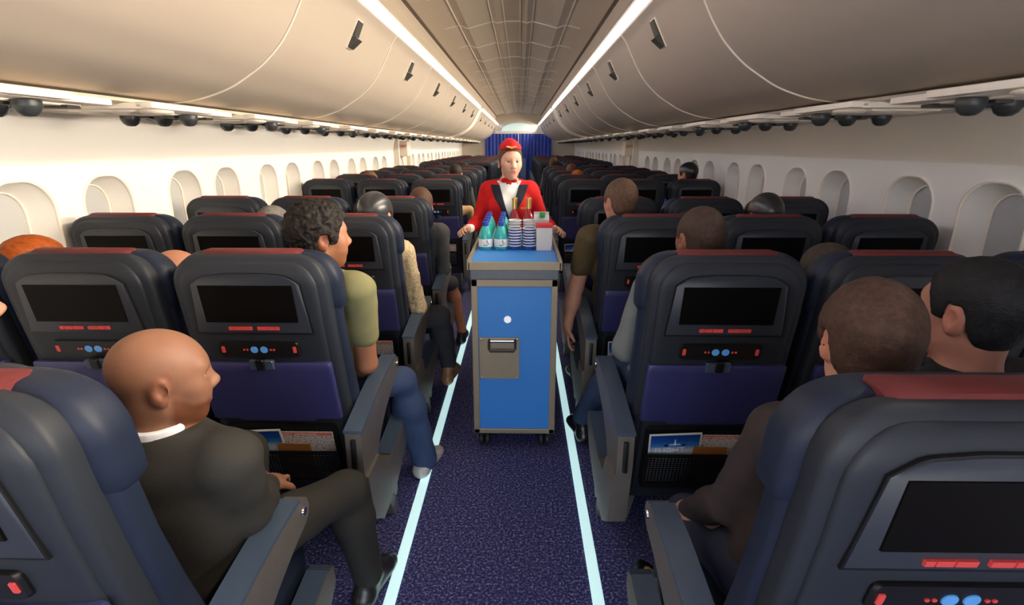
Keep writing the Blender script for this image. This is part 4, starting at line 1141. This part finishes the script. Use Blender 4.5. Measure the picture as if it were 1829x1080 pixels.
head_only('brown-haired passenger far up the left window column', 5, -1, 'window', (-1.80, 6.74, 1.18), (216, 170, 140), ('short', (110, 80, 50)), (84, 84, 90), 14, .009)
b = seated(4, -1, 'aisle', (-.70, 5.76, 1.12), dx=.06, build=.8, elb=(None, V3(-.47, 5.80, .93)), wri=(None, V3(-.455, 5.90, .80)))
person('passenger in tan sleeves leaning an arm out into the aisle, fifth row', b, (214, 164, 130), ('short', (60, 48, 40)), (196, 160, 112), h=.009, fine=False, seed=21)

# right block
b = seated(2, 1, 'aisle', (.622, 2.84, 1.315), hs=.95, dx=-.07, yaw=-18, cyaw=-8, elb=(V3(.405, 2.86, .84), None), wri=(V3(.362, 2.83, .63), None),
           hand=(((.02, .05, -1), (1, .1, 0)), None), curl=.35)
person('man with short brown hair in an olive T-shirt, bare arm hanging into the aisle', b, (190, 138, 114), ('short', (96, 72, 56)), (78, 66, 42), short=True, pants=(52, 62, 84), h=.005, seed=11, fine=True)
b = seated(1, 1, 'aisle', (.742, 1.90, 1.275), hs=.94, dx=-.06, yaw=-8, cyaw=-6, elb=(V3(.505, 1.93, .84), None), knee=(V3(.535, 2.27, .58), None), ank=(V3(.44, 2.62, .16), None), toe=(V3(.395, 2.77, .05), None))
person('man with close-cropped dark hair in a grey shirt and jeans, seen from behind', b, (150, 104, 80), ('buzz', (66, 50, 42)), (112, 118, 118), pants=(48, 66, 96), shoes=(24, 24, 26), h=.006, seed=12)
b = seated(0, 1, 'aisle', (.772, .975, 1.232), dx=-.02, yaw=14, pitch=2, hs=.93, build=.88, cyaw=-10, elb=(V3(.60, 1.10, .76), V3(.93, 1.08, .72)), wri=(V3(.60, 1.34, .55), None), knee=(V3(.625, 1.42, .47), V3(.88, 1.43, .49)), ank=(V3(.60, 1.46, .12), V3(.88, 1.44, .10)))
person('brown-haired passenger in a dark brown jacket in the nearest right seat', b, (200, 146, 120), ('full', (74, 54, 44)), (58, 50, 50), pants=(44, 50, 66), h=.005, seed=13)
b = Body((1.125, 1.16, 1.236), hs=.98, yaw=-18, pitch=0, cyaw=-15, build=.9, pelvis=(1.30, 1.16, .575))
person('man with black hair in a black jacket at the right, face turned away left', b, (178, 124, 104), ('short', (28, 28, 30)), (34, 36, 38), pants=(36, 38, 42), h=.0045, seed=14, brows=(28, 26, 26))
head_only('brown-haired passenger low between the second-row right seats', 1, 1, 'middle', (1.225, 1.92, 1.135), (180, 130, 104), ('short', (70, 60, 52)), (60, 62, 66), -10)
head_only('passenger with glossy black hair in the third-row right middle seat', 2, 1, 'middle', (1.405, 2.86, 1.235), (180, 130, 104), ('sleek', (38, 40, 44)), (60, 62, 66), 0)
head_only('passenger with glossy black hair in a bright blue top by the right windows', 4, 1, 'window', (1.865, 5.76, 1.31), (196, 140, 104), ('sleek', (34, 36, 40)), (56, 92, 196), -35)
head_only('passenger with orange hair far up the right aisle column', 5, 1, 'aisle', (.80, 6.74, 1.185), (216, 160, 130), ('full', (190, 96, 24)), (90, 90, 96), 0, .009)
head_only('passenger with reddish-brown hair just beyond the orange-haired one', 6, 1, 'aisle', (.82, 7.72, 1.24), (180, 124, 98), ('short', (104, 66, 52)), (90, 90, 96), 0, .009)
head_only('dark-skinned passenger with a shaved head far up the right aisle column', 8, 1, 'aisle', (.685, 9.64, 1.30), (110, 76, 60), ('buzz', (78, 56, 46)), (90, 90, 96), 0, .009)

# ------------------------------------------------------------------ flight attendant behind the trolley
bx, by = .015, 3.66
b = Body((bx+.005, by-.02, 1.500), yaw=166, pitch=1, cyaw=180, pelvis=(bx, by+.02, .90), female=True, stand=True, hs=.96,
         elb=(V3(.255, by-.00, 1.085), V3(-.205, by+.01, 1.09)), wri=(V3(.318, by-.13, 1.06), V3(-.258, by-.14, 1.065)),
         hand=(((.45, -.75, .10), (-.5, -.3, -.75)), ((-.40, -.80, .10), (.5, -.3, -.75))), curl=.65)
Xc = bx
def vfun(X, Y, Z): return np.abs(X-Xc)-np.clip((Z-1.12)*.30, -.05, .072)
def jack(X, Y, Z):      # the V opening at the front
    return np.maximum(-vfun(X, Y, Z)+.0, -1.)*1.0+np.where(Y > by, -1., 0.)+0*Z
def fa_extra(body, b, base, h):
    up, fy = b.up, b.Rc[:, 1]; lo, hi = b.bbox()
    G = Field((bx-.2, by-.25, .85), (bx+.2, by+.15, 1.42), h)       # white blouse
    for p, k in b.torso(): G.add(p, k, .006)
    G.clip(lambda X, Y, Z: Z-1.365+0*X+0*Y)
    link('blouse', G.mesh('blouse', M['white'], base), body)
    G = Field((bx-.22, by-.28, .95), (bx+.22, by+.12, 1.44), min(h, .004))   # navy lapels
    for p, k in b.torso(): G.add(p, k, .0165)
    def lap(X, Y, Z):
        v = vfun(X, Y, Z); w = .012+.046*np.clip((Z-1.12)/.16, 0, 1)
        return np.maximum(np.maximum(-v-.003, v-w), np.where(Y > by+.03, 1., -1.))+0*Z
    G.clip(lap); G.clip(lambda X, Y, Z: np.maximum(1.10-Z, Z-1.352)+0*X+0*Y)
    link('lapels', G.mesh('lapels', cmat((30, 34, 48), 'cloth'), base), body, label='navy lapels')
    G = Field(b.N-.14, b.N+.14, .004)                               # shirt collar and scarf
    for q in (-1, 1): G.add(Ell(b.N+V3(q*.058, -.045, .0), (.030, .022, .010), rot(0, 0, q*-38)), .006)
    G.add(Cap(b.N-up*.005, b.N+up*.03, .056, .053), .01); G.clip(lambda X, Y, Z: (Z-(b.N[2]+.045))+0*X+0*Y)
    link('shirt_collar', G.mesh('shirt_collar', M['white'], base), body)
    G = Field(b.N-.16, b.N+.16, .004); red = cmat((196, 26, 32), 'cloth')
    n = b.N+V3(0, 0, .030)
    G.add(Cap(n, n+V3(0, 0, .016), .055, .052), .01); k = n+V3(.0, -.060, -.012)
    for q in (-1, 1): G.add(Ell(k+V3(q*.030, 0, .004), (.026, .012, .017), rot(0, 0, q*12)), .008)
    G.add(Ell(k, (.012, .013, .012)), .005); G.add(Cap(k+V3(-.006, -.004, -.01), k+V3(-.018, -.006, -.045), .010, .013), .006); G.add(Cap(k+V3(.006, -.004, -.01), k+V3(.012, -.008, -.040), .010, .012), .006)
    link('neck_scarf', G.mesh('neck_scarf', red, base), body, label='red knotted neck scarf')
    # hair: swept back with a bun, cap on top
    G = Field(b.c-.17, b.c+.17, .004); hs = b.hs
    G.add(Ell(b.L((0, -.016, .038)), np.array((.084, .108, .094))*hs, b.R), .02); G.add(Ell(b.L((0, .020, .016)), np.array((.0735, .078, .082))*hs, b.R), .02)
    G.add(Ell(b.L((.012, -.125, -.012)), np.array((.045, .036, .042))*hs, b.R), .02)
    G.wrinkle(.002, 150, 4)
    X, Y, Z = G.grid(); p = [(X-b.c[0])*b.R[0, i]+(Y-b.c[1])*b.R[1, i]+(Z-b.c[2])*b.R[2, i] for i in range(3)]
    ln = np.interp(p[1]/hs, [-.16, -.06, -.03, .0, .02, .045, .07, .1], [-.07, -.06, -.03, -.022, -.004, .034, .070, .078])
    G.F = np.maximum(G.F, ((ln*hs-p[2])*.6).astype(np.float32))
    link('hair', G.mesh('hair', cmat((92, 68, 50), 'hair'), base), body)
    G = Field(b.c+V3(-.16, -.16, .0), b.c+V3(.16, .16, .2), .004)
    G.add(Ell(b.L((0, .0, .082)), np.array((.078, .100, .066))*hs, b.R), .01); G.add(Cap(b.L((0, -.055, .128)), b.L((0, .055, .118)), .030*hs, .026*hs), .03)
    c0 = b.L((0, 0, .077)); nn = unit(b.R@V3(0, -.12, 1)); G.clip(lambda X, Y, Z: -((X-c0[0])*nn[0]+(Y-c0[1])*nn[1]+(Z-c0[2])*nn[2]))
    hat = link('cap', G.mesh('cap', red, base), body, label='red uniform cap with gold wing badge')
    m = MB(); c = b.L((.012, .102, .098))-base; r_, f_, u_ = b.R[:, 0], b.R[:, 1], b.R[:, 2]
    pts = [(-.034, .004), (-.012, -.002), (-.006, -.006), (.006, -.006), (.012, -.002), (.034, .004), (.032, .009), (.008, .006), (-.008, .006), (-.032, .009)]
    a0 = [tuple(c+r_*x+u_*z+f_*(-.012-.25*abs(x))) for x, z in pts]; a1 = [tuple(c+r_*x+u_*z+f_*(.002-.25*abs(x))) for x, z in pts]
    m.loft([a0, a1], 0, False); m.build('wing_badge', M['gold'], hat)
    m = MB()                                                     # gold name bar on her left chest
    c = V3(bx+.100, by-.158, 1.205)-base; m.box((c[0]-.026, c[1]-.006, c[2]-.005), (c[0]+.026, c[1]+.012, c[2]+.006), bev=.002); m.build('name_bar', M['gold'], body)
    m = MB(); c = V3(bx, by-.118, 1.06)-base; m.ellipsoid((c[0], c[1], c[2]-.02), (.011, .006, .011)); m.build('jacket_button', M['gold'], body)
    G = Field((bx-.26, by-.24, .42), (bx+.26, by+.26, 1.0), .008)   # skirt
    G.add(Ell((bx, by+.02, .90), (.175, .135, .12)), .04); G.add(Cap((bx-.04, by+.02, .88), (bx-.05, by+.02, .52), .135, .12), .05); G.add(Cap((bx+.04, by+.02, .88), (bx+.05, by+.02, .52), .135, .12), .05)
    G.clip(lambda X, Y, Z: np.maximum(Z-.96, .50-Z)+0*X+0*Y)
    link('skirt', G.mesh('skirt', cmat((30, 34, 52), 'cloth'), base), body)
person('flight attendant in a red jacket, red cap and scarf, hands on the trolley', b, (214, 164, 140), None, (206, 26, 30), h=.0045, pants=None, shoes=(26, 26, 30), seed=2, brows=(100, 74, 54), vneck=(jack,), cuffs=(240, 240, 238), cat='person', extra=fa_extra, name='flight_attendant')

# ------------------------------------------------------------------ light, world, camera
def area(name, loc, rot_, sx, sy, power, rgb, spread=PI):
    l = bpy.data.lights.new(name, 'AREA'); l.shape = 'RECTANGLE'; l.size = sx; l.size_y = sy; l.energy = power; l.color = lin(rgb); l.spread = spread
    o = bpy.data.objects.new(name, l); COL.objects.link(o); o.location = loc; o.rotation_euler = rot_
    return o
n = 11; L = (Y1-Y0)/n
for k in range(n):
    y = Y0+L*(k+.5)
    for sg, pw, rgb in ((1, 12*L, (255, 234, 208)), (-1, 1.7*L, (186, 210, 255))):
        area('strip_lamp', (sg*.770, y, 2.369), (0, math.radians(sg*70), 0), .035, L*.98, pw, rgb, math.radians(110))
for y in PY:      # fill lamps added at the right service panels to brighten the left wall
    area('left_wall_fill', (1.396, y-.13, 1.760), (0, math.radians(85), 0), .016, .44, 5.0, (255, 240, 220), math.radians(60))
w = bpy.data.worlds.new('cabin_world'); SC.world = w; w.use_nodes = True
nt = w.node_tree; bg = nt.nodes['Background']
tc = nt.nodes.new('ShaderNodeTexCoord'); sp = nt.nodes.new('ShaderNodeSeparateXYZ'); nt.links.new(tc.outputs['Generated'], sp.inputs[0])
r = nt.nodes.new('ShaderNodeValToRGB'); e = r.color_ramp.elements
mr = nt.nodes.new('ShaderNodeMapRange'); mr.inputs['From Min'].default_value = -1; nt.links.new(sp.outputs[2], mr.inputs['Value'])
e[0].position = .3; e[0].color = lin((150, 136, 118))+(1,); e[1].position = .75; e[1].color = lin((150, 180, 220))+(1,)
x = e.new(.5); x.color = lin((206, 206, 208))+(1,)
nt.links.new(mr.outputs['Result'], r.inputs['Fac']); nt.links.new(r.outputs['Color'], bg.inputs['Color']); bg.inputs['Strength'].default_value = 7.2

cam = bpy.data.cameras.new('camera'); co = bpy.data.objects.new('camera', cam); COL.objects.link(co); SC.camera = co
cam.sensor_fit = 'HORIZONTAL'; cam.sensor_width = 36.; cam.lens = 36.*935/1829; cam.clip_start = .02
co.location = (.09, 0, 1.6); th = math.atan((540-261)/935); ya = math.atan((930-914.5)*math.cos(th)/935)
co.rotation_euler = (PI/2-th, 0, ya)
SC.view_settings.view_transform = 'Standard'; SC.view_settings.look = 'None'; SC.view_settings.gamma = 1; SC.view_settings.exposure = 0.
SC.view_settings.use_curve_mapping = False
SC.cycles.use_denoising = True; SC.cycles.max_bounces = 8; SC.cycles.diffuse_bounces = 5
